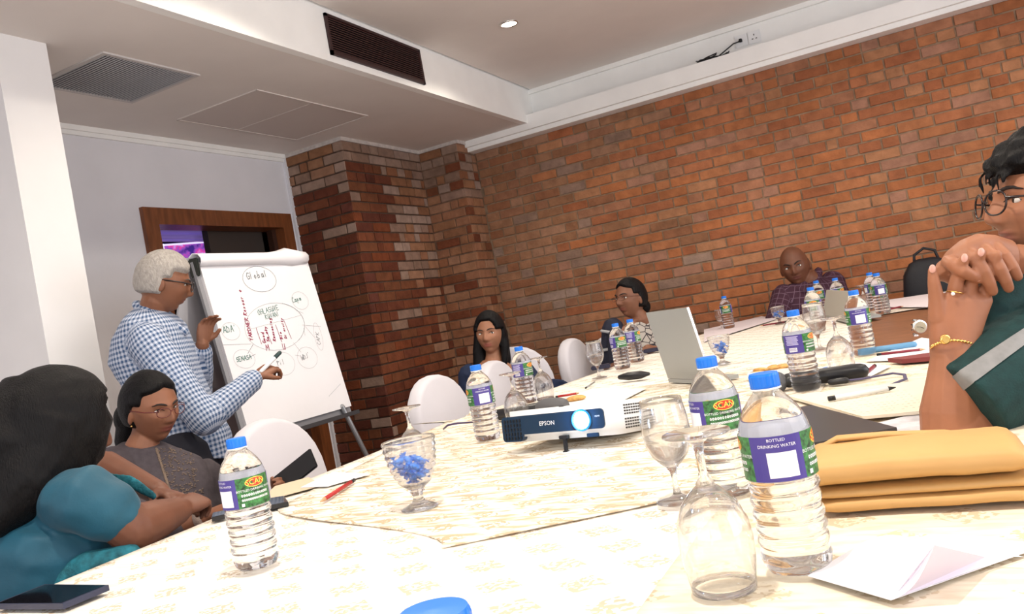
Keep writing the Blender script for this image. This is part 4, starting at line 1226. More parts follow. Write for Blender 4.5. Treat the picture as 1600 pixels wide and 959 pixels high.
def plaid(name, base, lines, cell=.016, mode='check'):
    m = bpy.data.materials.new(name); m.use_nodes = True; nt = m.node_tree; b = nt.nodes['Principled BSDF']; b.inputs['Roughness'].default_value = .85
    a = nt.nodes.new('ShaderNodeAttribute'); a.attribute_name = 'fab'; sp = nt.nodes.new('ShaderNodeSeparateXYZ'); nt.links.new(a.outputs['Vector'], sp.inputs[0])

    def M(op, x, y=None):
        n = nt.nodes.new('ShaderNodeMath'); n.operation = op
        for i, v in enumerate((x, y)):
            if v is None: continue
            if isinstance(v, (int, float)): n.inputs[i].default_value = v
            else: nt.links.new(v, n.inputs[i])
        return n.outputs[0]
    s1 = []
    for k in (0, 1):
        fr = M('FRACT', M('MULTIPLY', sp.outputs[k], 1 / cell)); s1.append(M('LESS_THAN', fr, .5 if mode == 'check' else .09))
    tot = M('MULTIPLY', M('ADD', s1[0], s1[1]), .5) if mode == 'check' else M('MULTIPLY', M('MAXIMUM', s1[0], s1[1]), .55)
    mx = nt.nodes.new('ShaderNodeMix'); mx.data_type = 'RGBA'; mx.inputs[6].default_value = (*base, 1); mx.inputs[7].default_value = (*lines, 1)
    nt.links.new(tot, mx.inputs[0]); nt.links.new(mx.outputs[2], b.inputs['Base Color'])
    return m


M_hairb = mat('hair_black', (.004, .0035, .004), .5, spec=.18, bump=.7, bscale=60, stretch=(6, 6, .7))
M_hairg = mat('hair_grey', (.36, .33, .30), .6, noise_amt=.22, nscale=40, bump=.8, bscale=90, stretch=(3, 3, 1.2))
SK = (.25, .105, .052)

# ---- standing man -------------------------------------------------------
ZM = 3.35
P = lambda x, y, dz=0.0: px(x, y, ZM + dz)
foot = P(330, 700); foot.z = 0
mn = Person('standing grey haired man in blue checked shirt pointing at the flipchart', foot, (.22, .09, .048), (.18, .055, .035))
fw_ = cam_dir(.93, -.16, .34)
mn.head(P(257, 443), fw_, (0, 0, 1), 1.0, 0, wide=1.03, nose_s=1.0, jaw=1.25)
mn.face(brow=(.10, .08, .07)); nb = P(238, 490)
mn.neck(nb, .056, .066)
sR, sL = P(232, 534, -.17), P(262, 534, .19)
eR = P(318, 655, -.22); wR = P(400, 590, -.02); eL = P(310, 612, .22); wL = P(316, 538, .10)
hipm = P(290, 690)
torso(mn.b, mn.L, hipm, P(245, 575), nb, cam_dir(-.05, 0, 1), .15, .165, .135, .18, cam_dir(.95, -.1, .0))
mn.tube([sR, eR], [.052, .042]); mn.tube([eR, wR], [.042, .028]); mn.tube([sL, eL], [.052, .042]); mn.tube([eL, wL], [.042, .028])
dR = (P(432, 568, .06) - wR); mn.hand(wR, dR, cam_dir(.3, -.5, .8), .95, .75, .02, -1)
dL = (P(326, 490, .12) - wL); mn.hand(wL, dL, cam_dir(.75, -.1, -.6), .95, .55, .05, 1)
hL, hR = P(278, 700, .10), P(292, 700, -.10)
for h_, fx in ((hL, .12), (hR, -.12)):
    kn = Vector((h_.x + .03, h_.y + .02, .47)); an = Vector((h_.x + .0, h_.y + .03, .08))
    mn.tube([h_, kn, an], [.085, .055, .038]); mn.b.rings([(mn.L(an) + Vector((-.03, 0, -.05)), Vector((0, .035, 0)), Vector((0, 0, .03))), (mn.L(an) + Vector((.06, 0, -.045)), Vector((0, .045, 0)), Vector((0, 0, .032))), (mn.L(an) + Vector((.17, 0, -.06)), Vector((0, .04, 0)), Vector((0, 0, .018)))], 16)
mn.body(.0036)
M_check = plaid('blue_check', (.52, .57, .68), (.04, .09, .20), .019)
c = MB()
torso(c, mn.L, P(292, 668), P(243, 572), P(238, 486), cam_dir(-.05, 0, 1), .165, .185, .170, .20, cam_dir(.95, -.1, 0))
c.tube([mn.L(p) for p in (sR, sR.lerp(eR, .5), eR)], [.078, .070, .062], 18); c.tube([mn.L(p) for p in (eR, eR.lerp(wR, .5), eR.lerp(wR, .93))], [.063, .054, .043], 18)
c.tube([mn.L(p) for p in (sL, eL)], [.075, .06], 18); c.tube([mn.L(p) for p in (eL, eL.lerp(wL, .85))], [.06, .044], 18)
c.ell(mn.L(P(262, 628)), (.16, .14, .12), None, 20)
mn.cloth(c, 'shirt', M_check, .0065, 5, [(P(292, 720), P(240, 520), .19, 0), (sR, eR, .085, .03), (eR, wR, .06, .26), (sL, eL, .08, .03), (eL, wL, .05, .3)], .004)
c = MB(); c.tube([mn.L(P(214, 476, .0)), mn.L(P(228, 488, -.055)), mn.L(P(258, 506, -.066)), mn.L(P(288, 518, -.01))], [.020, .024, .024, .018], 14)
mn.cloth(c, 'collar', M_check, .004, 2, [(P(216, 486), P(290, 524), .04, 0)])
c = MB(); hl = mn.L
c.rings([(hl(hipm) + Vector((0, 0, .03)), cam_dir(0, 0, 1) * .168, cam_dir(.95, 0, 0) * .15), (hl(hipm) + Vector((0, 0, -.12)), cam_dir(0, 0, 1) * .175, cam_dir(.95, 0, 0) * .15), (hl(hipm) + Vector((0, 0, -.2)), cam_dir(0, 0, 1) * .12, cam_dir(.95, 0, 0) * .1)], 24)
for h_ in (hL, hR):
    kn = Vector((h_.x + .03, h_.y + .02, .47)); an = Vector((h_.x, h_.y + .03, .10)); c.tube([hl(h_), hl(kn), hl(an)], [.10, .075, .06], 18)
mn.cloth(c, 'trousers', mat('trouser_black', (.012, .012, .02), .8), .008, 3)
c = MB()
gl = lambda d: max(sm(.36, .52, d.z) * sm(.90, .74, d.y), sm(.02, -.14, d.y) * sm(-.50, -.36, d.z), sm(.34, .20, d.y) * sm(.08, .22, d.z))
v, f = hair_geo(gl, lambda d: .011 + .012 * max(0, d.z) + .006 * max(0, -d.y), **mn.kw); c.add([mn.H(p) for p in v], f)
mn.cloth(c, 'hair', M_hairg, .0035, 9, None, .0015)
mn.glasses(mat('frame_dark', (.012, .006, .006), .3), .022, .019, .0024, .016)
# marker in his hand
mk = MB(); a_ = P(408, 580, -.01); b__ = P(437, 551, .05)
mk.tube([a_, a_.lerp(b__, .72)], .0085, 12); o = mk.build('marker_pen', M_white, None, True); tag(o, 'white marker pen with dark tip in the standing man\'s hand', 'pen')
mk = MB(); mk.tube([a_.lerp(b__, .74), b__], .0088, 12); mk.build('cap', mat('pen_dark', (.02, .05, .05), .4), o, True)

# ---- woman in grey kurta holding the phone ------------------------------
ZK = 2.72
P = lambda x, y, dz=0.0: px(x, y, ZK + dz)
foot = P(260, 800); foot.z = 0
kw_ = Person('seated woman in grey embroidered tunic and spectacles holding a phone', foot, (.24, .10, .055), (.22, .065, .048))
kw_.head(P(236, 637), cam_dir(.86, -.05, -.50), (0, 0, 1), .98, .03, wide=1.0)
kw_.face(gaze=.5); nb = P(222, 700)
kw_.neck(nb, .047, .056)
sL_, sR_ = P(318, 742, .10), P(178, 728, -.06)
frd = cam_dir(.62, -.1, -.72); shr = cam_dir(.80, 0, .40)
hipk = P(285, 900)
torso(kw_.b, kw_.L, hipk, P(255, 790), nb, shr, .15, .14, .10, .165, frd)
eK = P(225, 838, -.22); wK = P(322, 806, -.25); eK2 = P(372, 830, .05); wK2 = P(428, 782, -.10)
kw_.tube([sR_, eK], [.045, .037]); kw_.tube([eK, wK], [.037, .027]); kw_.tube([sL_, eK2], [.045, .037]); kw_.tube([eK2, wK2], [.037, .026])
kw_.hand(wK, P(360, 790, -.25) - wK, cam_dir(0, -1, .1), .88, .3, .05, 1)
kw_.hand(wK2, P(458, 752, -.16) - wK2, cam_dir(.1, .5, -.9), .88, .7, .05, -1)
for hx_ in (-.09, .09):
    h_ = hipk + shr * hx_; k_ = h_ + Vector((.36, -.02, .02)); kw_.tube([h_, k_, Vector((k_.x + .02, k_.y, .10))], [.08, .055, .036]); kw_.b.rings([(kw_.L(Vector((k_.x, k_.y, .05))), Vector((0, .035, 0)), Vector((0, 0, .03))), (kw_.L(Vector((k_.x + .16, k_.y, .03))), Vector((0, .04, 0)), Vector((0, 0, .018)))], 14)
kw_.body(.0036)
M_kurta = mat('kurta_grey', (.062, .05, .058), .85, noise_amt=.15, nscale=60, bump=.2, bscale=200)
c = MB(); torso(c, kw_.L, P(285, 895), P(257, 785), P(224, 698), shr, .165, .165, .134, .180, frd)
c.tube([kw_.L(sR_), kw_.L(sR_.lerp(eK, .5)), kw_.L(eK), kw_.L(eK.lerp(wK, .55))], [.068, .062, .056, .046], 18); c.tube([kw_.L(sL_), kw_.L(eK2), kw_.L(eK2.lerp(wK2, .6))], [.062, .052, .044], 18)
c.rings([(kw_.L(hipk) + Vector((.02, 0, .04)), shr * .18, frd * .13), (kw_.L(hipk) + Vector((.38, 0, .03)), shr * .17, Vector((0, 0, .08))), (kw_.L(hipk) + Vector((.44, 0, -.3)), shr * .15, Vector((.06, 0, 0)))], 24)
kw_.cloth(c, 'tunic', M_kurta, .006, 5, None, .004)
# embroidery: raised beaded dots and rows down the chest panel
emb = MB(); dg = bpy.context.evaluated_depsgraph_get()
tun = [o for o in kw_.t.children if o.name.startswith('tunic')][0]
from mathutils.bvhtree import BVHTree
tb_ = BVHTree.FromPolygons([v.co.copy() for v in tun.data.vertices], [list(p.vertices) for p in tun.data.polygons])


def on_cloth(bv, per, x, y):
    d_ = ray(x, y).normalized(); h_ = bv.ray_cast(CAM - per.org, d_); return h_


r = random.Random(4)
for i in range(1500):
    y = r.uniform(700, 800); cx = 258 + (y - 700) * .30; x = cx + r.uniform(-13, 40) * (1 if y < 770 else .7)
    if r.random() < .4: x = cx - 14 + r.uniform(-1.5, 1.5) + (y - 700) * .02
    elif noise.noise(Vector((x * .16, y * .16, 1))) < -.02: continue
    h_ = on_cloth(tb_, kw_, x, y)
    if h_[0]: emb.ell(h_[0] + h_[1] * .0008, (.0026, .0026, .0014), None, 6)
emb.build('embroidery', mat('embroidery_tan', (.19, .135, .10), .7), kw_.t)['kind'] = 'stuff'
# lace cuff near the wrist
c = MB(); cu_ = eK.lerp(wK, .93); c.tube([kw_.L(cu_ - (wK - eK).normalized() * .012), kw_.L(cu_ + (wK - eK).normalized() * .012)], .032, 16, False); c.build('bangle', mat('bangle_pale', (.32, .24, .2), .6, bump=.6, bscale=300), kw_.t, True)
c = MB(); gl = lambda d: max(sm(.60, .74, d.z + .25 * abs(d.x)), sm(.10, -.06, d.y) * sm(-.56, -.40, d.z), sm(.48, .34, d.y) * sm(.12, .26, d.z))
v, f = hair_geo(gl, lambda d: .012 + .008 * max(0, -d.y), **kw_.kw); c.add([kw_.H(p) for p in v], f)
c.ell(kw_.H((0, -.12, -.05)), (.05, .05, .055), None, 16); c.tube([kw_.H((0, -.11, -.06)), kw_.H((-.0, -.13, -.13)), kw_.H((0, -.12, -.24))], [.045, .045, .03], 14)
kw_.cloth(c, 'hair', M_hairb, .004, 3, None, .0012)
kw_.glasses(mat('frame_wine', (.12, .02, .02), .3), .023, .015, .0013, .0135)
c = MB(); c.ell(kw_.H((.077, .0, -.045)), (.0035,) * 3, None, 8); c.build('earring', M_gold, kw_.t, True)
# phone in her hand
pc0 = P(462, 737, -.16); M = frame(cam_dir(.78, .62, -.1), cam_dir(.55, -.55, -.6))
t = thing('smartphone', 'black camera-backed phone held up by the woman in grey tunic', 'phone', pc0); b = MB(); b.box((0, 0, 0), (.15, .072, .009), M, 0, .003); b.build('phone_body', M_black, t)
b = MB(); b.box(M @ Vector((.0, 0, .006)), (.13, .02, .004), M, 0, .001); b.build('hinge_strip', mat('slate', (.05, .07, .09), .25), t)
b = MB(); b.box(M @ Vector((-.04, .035, .008)), (.03, .02, .01), M, 0, .002); b.build('camera_block', mat('slate', (.05, .07, .09), .25), t)

# ---- woman in teal -------------------------------------------------------
ZW = 1.80
P = lambda x, y, dz=0.0: px(x, y, ZW + dz)
foot = P(100, 900); foot.z = 0
tw = Person('woman in teal blouse with long black hair, back to camera, leaning on table', foot, (.15, .058, .033), (.2, .06, .05))
tw.head(P(92, 668), cam_dir(.75, -.15, .6), (0, 0, 1), .98, .05)
nb = P(60, 762, .03); tw.neck(nb, .05, .062)
shr = cam_dir(.62, .0, -.78).normalized(); bk = cam_dir(.76, -.18, .60)
sN, sF = P(132, 772, -.10), P(60, 745, .26)
hipt = P(40, 1020)
torso(tw.b, tw.L, hipt, P(70, 850), nb, shr, .15, .15, .105, .150, bk)
eN = P(208, 826, -.06); wN = P(280, 797, .08); eF = P(165, 728, .34); wF = P(248, 770, .22)
tw.tube([sN, eN], [.048, .050]); tw.tube([eN, eN.lerp(wN, .5), wN], [.051, .043, .030]); tw.tube([sF, eF], [.046, .04]); tw.tube([eF, wF], [.04, .028])
tw.hand(wN, P(300, 786, .12) - wN, cam_dir(.1, -.5, .8), .85, .9, .0, 1)
tw.hand(wF, P(285, 778, .16) - wF, cam_dir(-.1, -.9, -.2), .85, .5, .03, -1)
for hx_ in (-.09, .09):
    h_ = hipt + shr * hx_; k_ = h_ + Vector((.34, .04, 0)); tw.tube([h_, k_, Vector((k_.x, k_.y, .10))], [.085, .06, .038]); tw.b.rings([(tw.L(Vector((k_.x - .02, k_.y, .05))), Vector((0, .035, 0)), Vector((0, 0, .03))), (tw.L(Vector((k_.x + .14, k_.y, .03))), Vector((0, .04, 0)), Vector((0, 0, .018)))], 14)
tw.body(.004)
M_teal = mat('teal_silk', (.004, .075, .125), .6, noise_amt=.15, nscale=8, bump=.25, bscale=60, sheen=.1)
c = MB(); torso(c, tw.L, P(40, 1000), P(70, 852), P(62, 768, .03), shr, .172, .172, .130, .175, bk)
c.tube([tw.L(sN + Vector((-.05, 0, -.01))), tw.L(sN + Vector((0, 0, -.006))), tw.L(sN.lerp(eN, .5))], [.066, .070, .066], 18)
c.tube([tw.L(P(100, 800, -.02)), tw.L(P(120, 870, -.02))], [.09, .10], 18)
c.rings([(tw.L(hipt) + Vector((.0, 0, .05)), shr * .18, bk * .16), (tw.L(hipt) + Vector((.36, .04, .02)), shr * .17, Vector((0, 0, .09))), (tw.L(hipt) + Vector((.42, .04, -.3)), shr * .15, Vector((.06, 0, 0)))], 24)
tw.cloth(c, 'blouse', M_teal, .0065, 16, None, .006)
c = MB(); c.tube([tw.L(P(165, 745, .12)), tw.L(P(205, 752, .10)), tw.L(P(240, 775, .08))], [.012, .014, .010], 10, True, (cam_dir(0, 0, 1), .4))
tw.cloth(c, 'shawl_edge', mat('teal_shawl', (.012, .13, .17), .8, noise_amt=.5, nscale=45, bump=.7, bscale=120), .004, 2, None, .003)
c = MB(); c.tube([tw.L(P(85, 915, -.10)), tw.L(P(140, 884, -.12)), tw.L(P(205, 866, -.10))], [.032, .030, .022], 12)
tw.cloth(c, 'shawl', mat('teal_shawl', (.012, .13, .17), .8, noise_amt=.5, nscale=45, bump=.7, bscale=120), .004, 2, None, .003)
c = MB(); v, f = hair_geo(lambda d: 1.0 if (d.y < .7 or d.z > .6) else 0., lambda d: .022 + .012 * max(0, -d.y), **tw.kw); c.add([tw.H(p) for p in v], f)
c.tube([tw.L(P(78, 665)), tw.L(P(60, 720, -.03)), tw.L(P(30, 765, -.08)), tw.L(P(-5, 800, -.12))], [.115, .105, .085, .055], 20)
c.tube([tw.L(P(110, 660, .02)), tw.L(P(112, 710, .02)), tw.L(P(95, 745, -.04))], [.085, .066, .04], 20)
c.tube([tw.L(P(40, 640, -.02)), tw.L(P(15, 700, -.06)), tw.L(P(-20, 770, -.1))], [.08, .085, .05], 20)
tw.cloth(c, 'hair', M_hairb, .0045, 2, None, .003)

# ---- woman in navy -------------------------------------------------------
ZN = 4.65
P = lambda x, y, dz=0.0: px(x, y, ZN + dz)
foot = P(770, 700); foot.z = 0
nv = Person('young woman in navy off-shoulder top with long straight black hair', foot, (.33, .15, .085), (.38, .12, .09))
nv.head(P(766, 521), cam_dir(-.28, -.02, -.96), (0, 0, 1), 1.0, -.04, wide=.98)
nv.face(gaze=-.7, eye_white=(.75, .72, .68), brow_w=.003); nb = P(772, 566)
nv.neck(nb, .043, .052)
shr = cam_dir(.97, -.02, .2); frd = cam_dir(.1, -.1, -.98); sA, sB = P(733, 580), P(820, 575, .06)
hipn = P(800, 690, .05)
torso(nv.b, nv.L, hipn, P(785, 625), nb, shr, .15, .135, .09, .165, frd)
eA = P(735, 640, -.05); wA = P(790, 665, -.25); eB = P(845, 620, -.0); wB = P(800, 640, -.25)
nv.tube([sA, eA], [.043, .035]); nv.tube([eA, wA], [.035, .026]); nv.tube([sB, eB], [.043, .035]); nv.tube([eB, wB], [.035, .026])
nv.hand(wA, cam_dir(1, 0, -.2), cam_dir(0, -1, 0), .85, .4, .05, 1); nv.hand(wB, cam_dir(-1, 0, -.2), cam_dir(0, -1, 0), .85, .4, .05, -1)
for hx_ in (-.09, .09):
    h_ = hipn + shr * hx_; k_ = h_ + Vector((.34, -.16, 0)); nv.tube([h_, k_, Vector((k_.x, k_.y, .10))], [.08, .055, .036])
nv.body(.0042)
M_navyc = mat('navy_cloth', (.008, .018, .055), .8, noise_amt=.2, nscale=20, bump=.2, bscale=80)
c = MB(); nv_L = nv.L
R_ = [(nv_L(P(805, 695)), shr * .17, frd * .12), (nv_L(P(795, 650)), shr * .165, frd * .12), (nv_L(P(786, 615)), shr * .175, frd * .12), (nv_L(P(780, 592)), shr * .195, frd * .105), (nv_L(P(777, 582)), shr * .190, frd * .09)]
c.rings(R_, 28, 2.3); c.tube([nv_L(P(733, 585)), nv_L(eA)], [.062, .055], 16); c.tube([nv_L(P(820, 580, .05)), nv_L(P(835, 600, .0)), nv_L(eB)], [.055, .06, .055], 16)
c.rings([(nv_L(P(862, 610, -.1)), cam_dir(1, .1, 0) * .11, Vector((0, 0, .07))), (nv_L(P(866, 602, -.1)), cam_dir(1, .1, 0) * .08, cam_dir(0, 0, 1) * .08), (nv_L(P(862, 620, -.1)), cam_dir(1, .1, 0) * .14, cam_dir(0, 0, 1) * .1)], 20)
nv.cloth(c, 'top', M_navyc, .007, 4, None, .004)
c = MB(); gl = lambda d: 1.0 if ((d.z > .62 and d.y < .96) or (d.y < .25 and d.z > -.6) or (d.y < .72 and d.z > .2 and abs(d.x) > .1 + .9 * (.9 - d.z) * .6)) else 0.0
v, f = hair_geo(gl, lambda d: .016, **nv.kw); c.add([nv.H(p) for p in v], f)
c.tube([nv.H((.062, -.01, .02)), nv.H((.078, .005, -.08)), nv.H((.085, .02, -.20)), nv.H((.06, .05, -.30))], [.030, .034, .036, .02], 12)
c.tube([nv.H((.045, -.06, .0)), nv.H((.06, -.05, -.13)), nv.H((.07, -.0, -.28)), nv.H((.08, .06, -.40))], [.055, .055, .05, .03], 12)
c.tube([nv.H((-.062, -.01, .02)), nv.H((-.074, .0, -.08)), nv.H((-.066, .02, -.17))], [.026, .028, .016], 12); c.tube([nv.H((-.03, -.07, 0)), nv.H((-.03, -.07, -.16)), nv.H((-.02, -.05, -.25))], [.05, .05, .03], 12)
nv.cloth(c, 'hair', M_hairb, .0045, 3, None, .001)

# ---- woman with spectacles in patterned blouse ----------------------------
ZG = 5.05
P = lambda x, y, dz=0.0: px(x, y, ZG + dz)
foot = P(1010, 640); foot.z = 0
gw_ = Person('seated woman in black and cream patterned blouse wearing thin spectacles', foot, (.20, .085, .048), (.22, .07, .05))
gw_.head(P(985, 466), cam_dir(-.80, -.06, -.58), (0, 0, 1), 1.03, .0, wide=.97)
gw_.face(gaze=-.3); nb = P(1003, 500); gw_.neck(nb, .044, .054)
shr = cam_dir(.95, .05, .28); frd = cam_dir(-.25, -.1, -.96); sA, sB = P(958, 513, -.02), P(1042, 502, .08); hipg = P(1020, 630)
torso(gw_.b, gw_.L, hipg, P(1008, 565), nb, shr, .15, .145, .1, .175, frd)
eA = P(952, 575, -.05); wA = P(985, 571, -.38); eB = P(1062, 560, -.1); wB = P(1012, 545, -.32)
gw_.tube([sA, eA], [.045, .037]); gw_.tube([eA, wA], [.037, .026]); gw_.tube([sB, eB], [.045, .038]); gw_.tube([eB, wB], [.038, .027])
gw_.hand(wA, cam_dir(.9, 0, -.3), cam_dir(0, -1, 0), .85, .4, .05, 1); gw_.hand(wB, cam_dir(-.9, -.1, -.3), cam_dir(0, -1, 0), .85, .4, .05, -1)
for hx_ in (-.09, .09):
    h_ = hipg + shr * hx_; k_ = h_ + Vector((.2, -.3, 0)); gw_.tube([h_, k_, Vector((k_.x, k_.y, .10))], [.08, .055, .036])
gw_.body(.0042)
m = bpy.data.materials.new('blouse_pattern'); m.use_nodes = True; nt = m.node_tree; b = nt.nodes['Principled BSDF']; b.inputs['Roughness'].default_value = .85
tc = nt.nodes.new('ShaderNodeTexCoord'); vo = nt.nodes.new('ShaderNodeTexVoronoi'); vo.feature = 'DISTANCE_TO_EDGE'; vo.inputs['Scale'].default_value = 22; nt.links.new(tc.outputs['Object'], vo.inputs['Vector'])
cr_ = nt.nodes.new('ShaderNodeValToRGB'); cr_.color_ramp.elements[0].color = (.03, .025, .03, 1); cr_.color_ramp.elements[0].position = .03; cr_.color_ramp.elements[1].color = (.42, .38, .34, 1); cr_.color_ramp.elements[1].position = .06
nt.links.new(vo.outputs[0], cr_.inputs[0]); nt.links.new(cr_.outputs[0], b.inputs['Base Color']); M_blouse = m
c = MB(); torso(c, gw_.L, P(1020, 625), P(1012, 560), P(1005, 504), shr, .165, .16, .118, .19, frd)
c.tube([gw_.L(sB), gw_.L(sB.lerp(eB, .6))], [.066, .058], 16)
gw_.cloth(c, 'blouse', M_blouse, .007, 4, None, .003)
M_sash = mat('sash_navy', (.012, .014, .03), .8, noise_amt=.2, nscale=20); c = MB()
c.tube([gw_.L(sA), gw_.L(sA.lerp(eA, .5)), gw_.L(sA.lerp(eA, .8))], [.068, .066, .062], 16); c.tube([gw_.L(P(962, 525, -.1)), gw_.L(P(966, 560, -.12)), gw_.L(P(972, 590, -.1))], [.05, .06, .06], 16)
gw_.cloth(c, 'sleeve', M_sash, .006, 3, None, .002, 'black sleeve with grey bands')
c = MB()
for (a1, b1) in (((940, 517), (972, 522)), ((939, 548), (972, 541)), ((958, 508), (962, 530)), ((962, 545), (966, 565))):
    c.tube([gw_.L(px(*a1, ZG - .085)), gw_.L(px((a1[0] + b1[0]) / 2, (a1[1] + b1[1]) / 2, ZG - .105)), gw_.L(px(*b1, ZG - .10))], .009, 8, True)
c.build('sleeve_bands', mat('band_grey', (.35, .35, .36), .8), gw_.t, True)
c = MB(); gl = lambda d: max(sm(.60, .74, d.z + .25 * abs(d.x)), sm(.10, -.06, d.y) * sm(-.56, -.40, d.z), sm(.48, .34, d.y) * sm(.12, .26, d.z))
v, f = hair_geo(gl, lambda d: .010 + .006 * max(0, -d.y), **gw_.kw); c.add([gw_.H(p) for p in v], f); c.ell(gw_.H((0, -.105, -.055)), (.04, .04, .045), None, 14)
gw_.cloth(c, 'hair', M_hairb, .0042, 3, None, .001)
gw_.glasses(mat('frame_thin', (.10, .04, .03), .3, .5), .022, .013, .0012, .0135)

# ---- bald man --------------------------------------------------------------
ZB = 5.64
P = lambda x, y, dz=0.0: px(x, y, ZB + dz)
foot = P(1262, 620); foot.z = 0
bm_ = Person('bald man in dark purple plaid shirt at the far end, frowning', foot, (.15, .058, .032), (.14, .045, .035))
bm_.head(P(1242, 416), cam_dir(-.42, -.14, -.88), (0, 0, 1), 1.17, .10, wide=1.06, jaw=1.2, nose_s=1.15)
bm_.face(gaze=-.4, eye_white=(.8, .78, .75), brow_w=.0042, browdrop=-.004); nb = P(1264, 438); bm_.neck(nb, .056, .068)
shr = cam_dir(.98, .1, .1); frd = cam_dir(-.15, -.1, -.98); sA, sB = P(1226, 462), P(1300, 442, .05); hipb = P(1270, 570, .1)
torso(bm_.b, bm_.L, hipb, P(1264, 510, .02), nb, shr, .17, .17, .11, .20, frd)
eA = P(1208, 520, -.15); wA = P(1235, 512, -.35); eB = P(1325, 505, -.12); wB = P(1290, 500, -.35)
bm_.tube([sA, eA], [.055, .045]); bm_.tube([eA, wA], [.045, .03]); bm_.tube([sB, eB], [.055, .045]); bm_.tube([eB, wB], [.045, .03])
bm_.hand(wA, cam_dir(1, 0, -.2), cam_dir(0, -1, 0), .95, .4, .05, 1); bm_.hand(wB, cam_dir(-1, 0, -.2), cam_dir(0, -1, 0), .95, .4, .05, -1)
for hx_ in (-.1, .1):
    h_ = hipb + shr * hx_; h_.z = .53; k_ = h_ + Vector((-.05, -.36, 0)); bm_.tube([h_, k_, Vector((k_.x, k_.y, .10))], [.09, .06, .04])
bm_.body(.0042)
M_pl = plaid('purple_plaid', (.040, .008, .022), (.22, .14, .20), .042, 'line')
c = MB(); torso(c, bm_.L, P(1270, 570, .1), P(1264, 495, .02), P(1267, 436), shr, .19, .20, .135, .215, frd, .02)
c.tube([bm_.L(sA), bm_.L(eA)], [.085, .072], 18); c.tube([bm_.L(eA), bm_.L(eA.lerp(wA, .8))], [.068, .05], 16); c.tube([bm_.L(sB), bm_.L(eB)], [.088, .075], 18); c.tube([bm_.L(eB), bm_.L(eB.lerp(wB, .8))], [.068, .05], 16)
c.tube([bm_.L(P(1238, 448, -.05)), bm_.L(P(1256, 455, -.09)), bm_.L(P(1274, 442, -.06)), bm_.L(P(1279, 424, .0))], [.022, .02, .026, .03], 10)
bm_.cloth(c, 'shirt', M_pl, .0075, 4, [(P(1272, 580), P(1262, 450), .2, 0), (sA, eA, .085, 0), (eA, wA, .06, .2), (sB, eB, .085, 0), (eB, wB, .06, .2)], .004)
c = MB(); v, f = hair_geo(lambda d: 1.0 if (d.y < .05 and -.3 < d.z < .28) else 0., lambda d: .0025, **bm_.kw); c.add([bm_.H(p) for p in v], f); bm_.cloth(c, 'hair', mat('hair_stubble', (.05, .03, .025), .8), .0045, 1)

# ---- person on the right with clasped hands --------------------------------
ZR = 1.40
P = lambda x, y, dz=0.0: px(x, y, ZR + dz)
foot = P(1760, 1000); foot = Vector((.52, 1.62, 0))
rp = Person('person in dark green top with clasped hands, gold watch and ring', foot, (.33, .135, .07), (.30, .10, .07))
rp.head(P(1642, 318, .12), cam_dir(-.97, -.02, .1), (0, 0, 1), 1.0, 0)
rp.face(); nb = P(1668, 420, .14); rp.neck(nb, .048, .058)
shr = cam_dir(.1, 0, -1); frd = cam_dir(-.97, 0, .05); sN = P(1690, 520, .02); sF = P(1690, 500, .36); hipr = Vector((.60, 1.50, .56))
torso(rp.b, rp.L, hipr, P(1700, 600, .16), nb, shr, .16, .15, .11, .17, frd)
eN = P(1492, 683, .0); wN = P(1491, 548, .0)
# forearm with wrist, hand 1 upright
rp.tube([sN, eN], [.052, .050]); rp.tube([eN + Vector((0, 0, 0)), eN.lerp(wN, .3), eN.lerp(wN, .62), wN], [.054, .056, .046, .036], (cam_dir(0, 0, 1), .8))
rp.b.rings([(rp.L(P(1491, 556)), RV * .038, WV * .026), (rp.L(P(1492, 525)), RV * .041, WV * .022), (rp.L(P(1497, 495)), RV * .047, WV * .019), (rp.L(P(1505, 470)), RV * .049, WV * .016), (rp.L(P(1508, 458)), RV * .043, WV * .011)], 24, 2.5)
fing = [([(1466, 500, 0), (1463, 465, -.005), (1459, 440, -.01), (1457, 422, -.012)], [.016, .0125, .0098, .0072]),
        ([(1489, 470, 0), (1493, 448, -.008), (1498, 425, -.012), (1504, 410, -.026), (1507, 402, -.03)], [.0125, .0120, .0105, .0095, .0078]),
        ([(1512, 468, 0), (1517, 444, -.004), (1523, 420, -.01), (1530, 402, -.026), (1533, 394, -.03)], [.0125, .0118, .0105, .0095, .0078]),
        ([(1534, 470, .0), (1541, 448, -.002), (1549, 424, -.01), (1555, 406, -.024), (1558, 398, -.028)], [.0125, .0115, .0105, .0095, .0078]),
        # second hand folded over from above
        ([(1482, 409, .006), (1489, 413, -.012), (1506, 424, -.026), (1520, 431, -.026), (1529, 436, -.022)], [.0125, .0125, .0112, .0098, .008]),
        ([(1512, 394, .004), (1522, 404, -.020), (1537, 424, -.026), (1546, 442, -.024), (1551, 455, -.018)], [.0135, .0128, .0115, .0100, .0085]),
        ([(1536, 390, .004), (1549, 400, -.018), (1562, 420, -.024), (1571, 438, -.022), (1576, 450, -.016)], [.0135, .0125, .0112, .010, .0085]),
        ([(1556, 388, .006), (1570, 400, -.01), (1582, 418, -.016), (1590, 432, -.014)], [.012, .0115, .0105, .0085])]
for pts, rad in fing: rp.b.tube([rp.L(P(*p)) for p in pts], rad, 12)
rp.b.rings([(rp.L(P(1476, 412, .016)), cam_dir(.35, .9, 0) * .026, WV * .018), (rp.L(P(1492, 402, .014)), cam_dir(.42, .9, 0) * .034, WV * .026), (rp.L(P(1520, 396, .018)), cam_dir(.2, .95, 0) * .035, WV * .026), (rp.L(P(1552, 396, .024)), cam_dir(.0, 1, 0) * .032, WV * .024), (rp.L(P(1580, 400, .04)), cam_dir(-.1, 1, 0) * .028, WV * .024)], 24, 2.3)
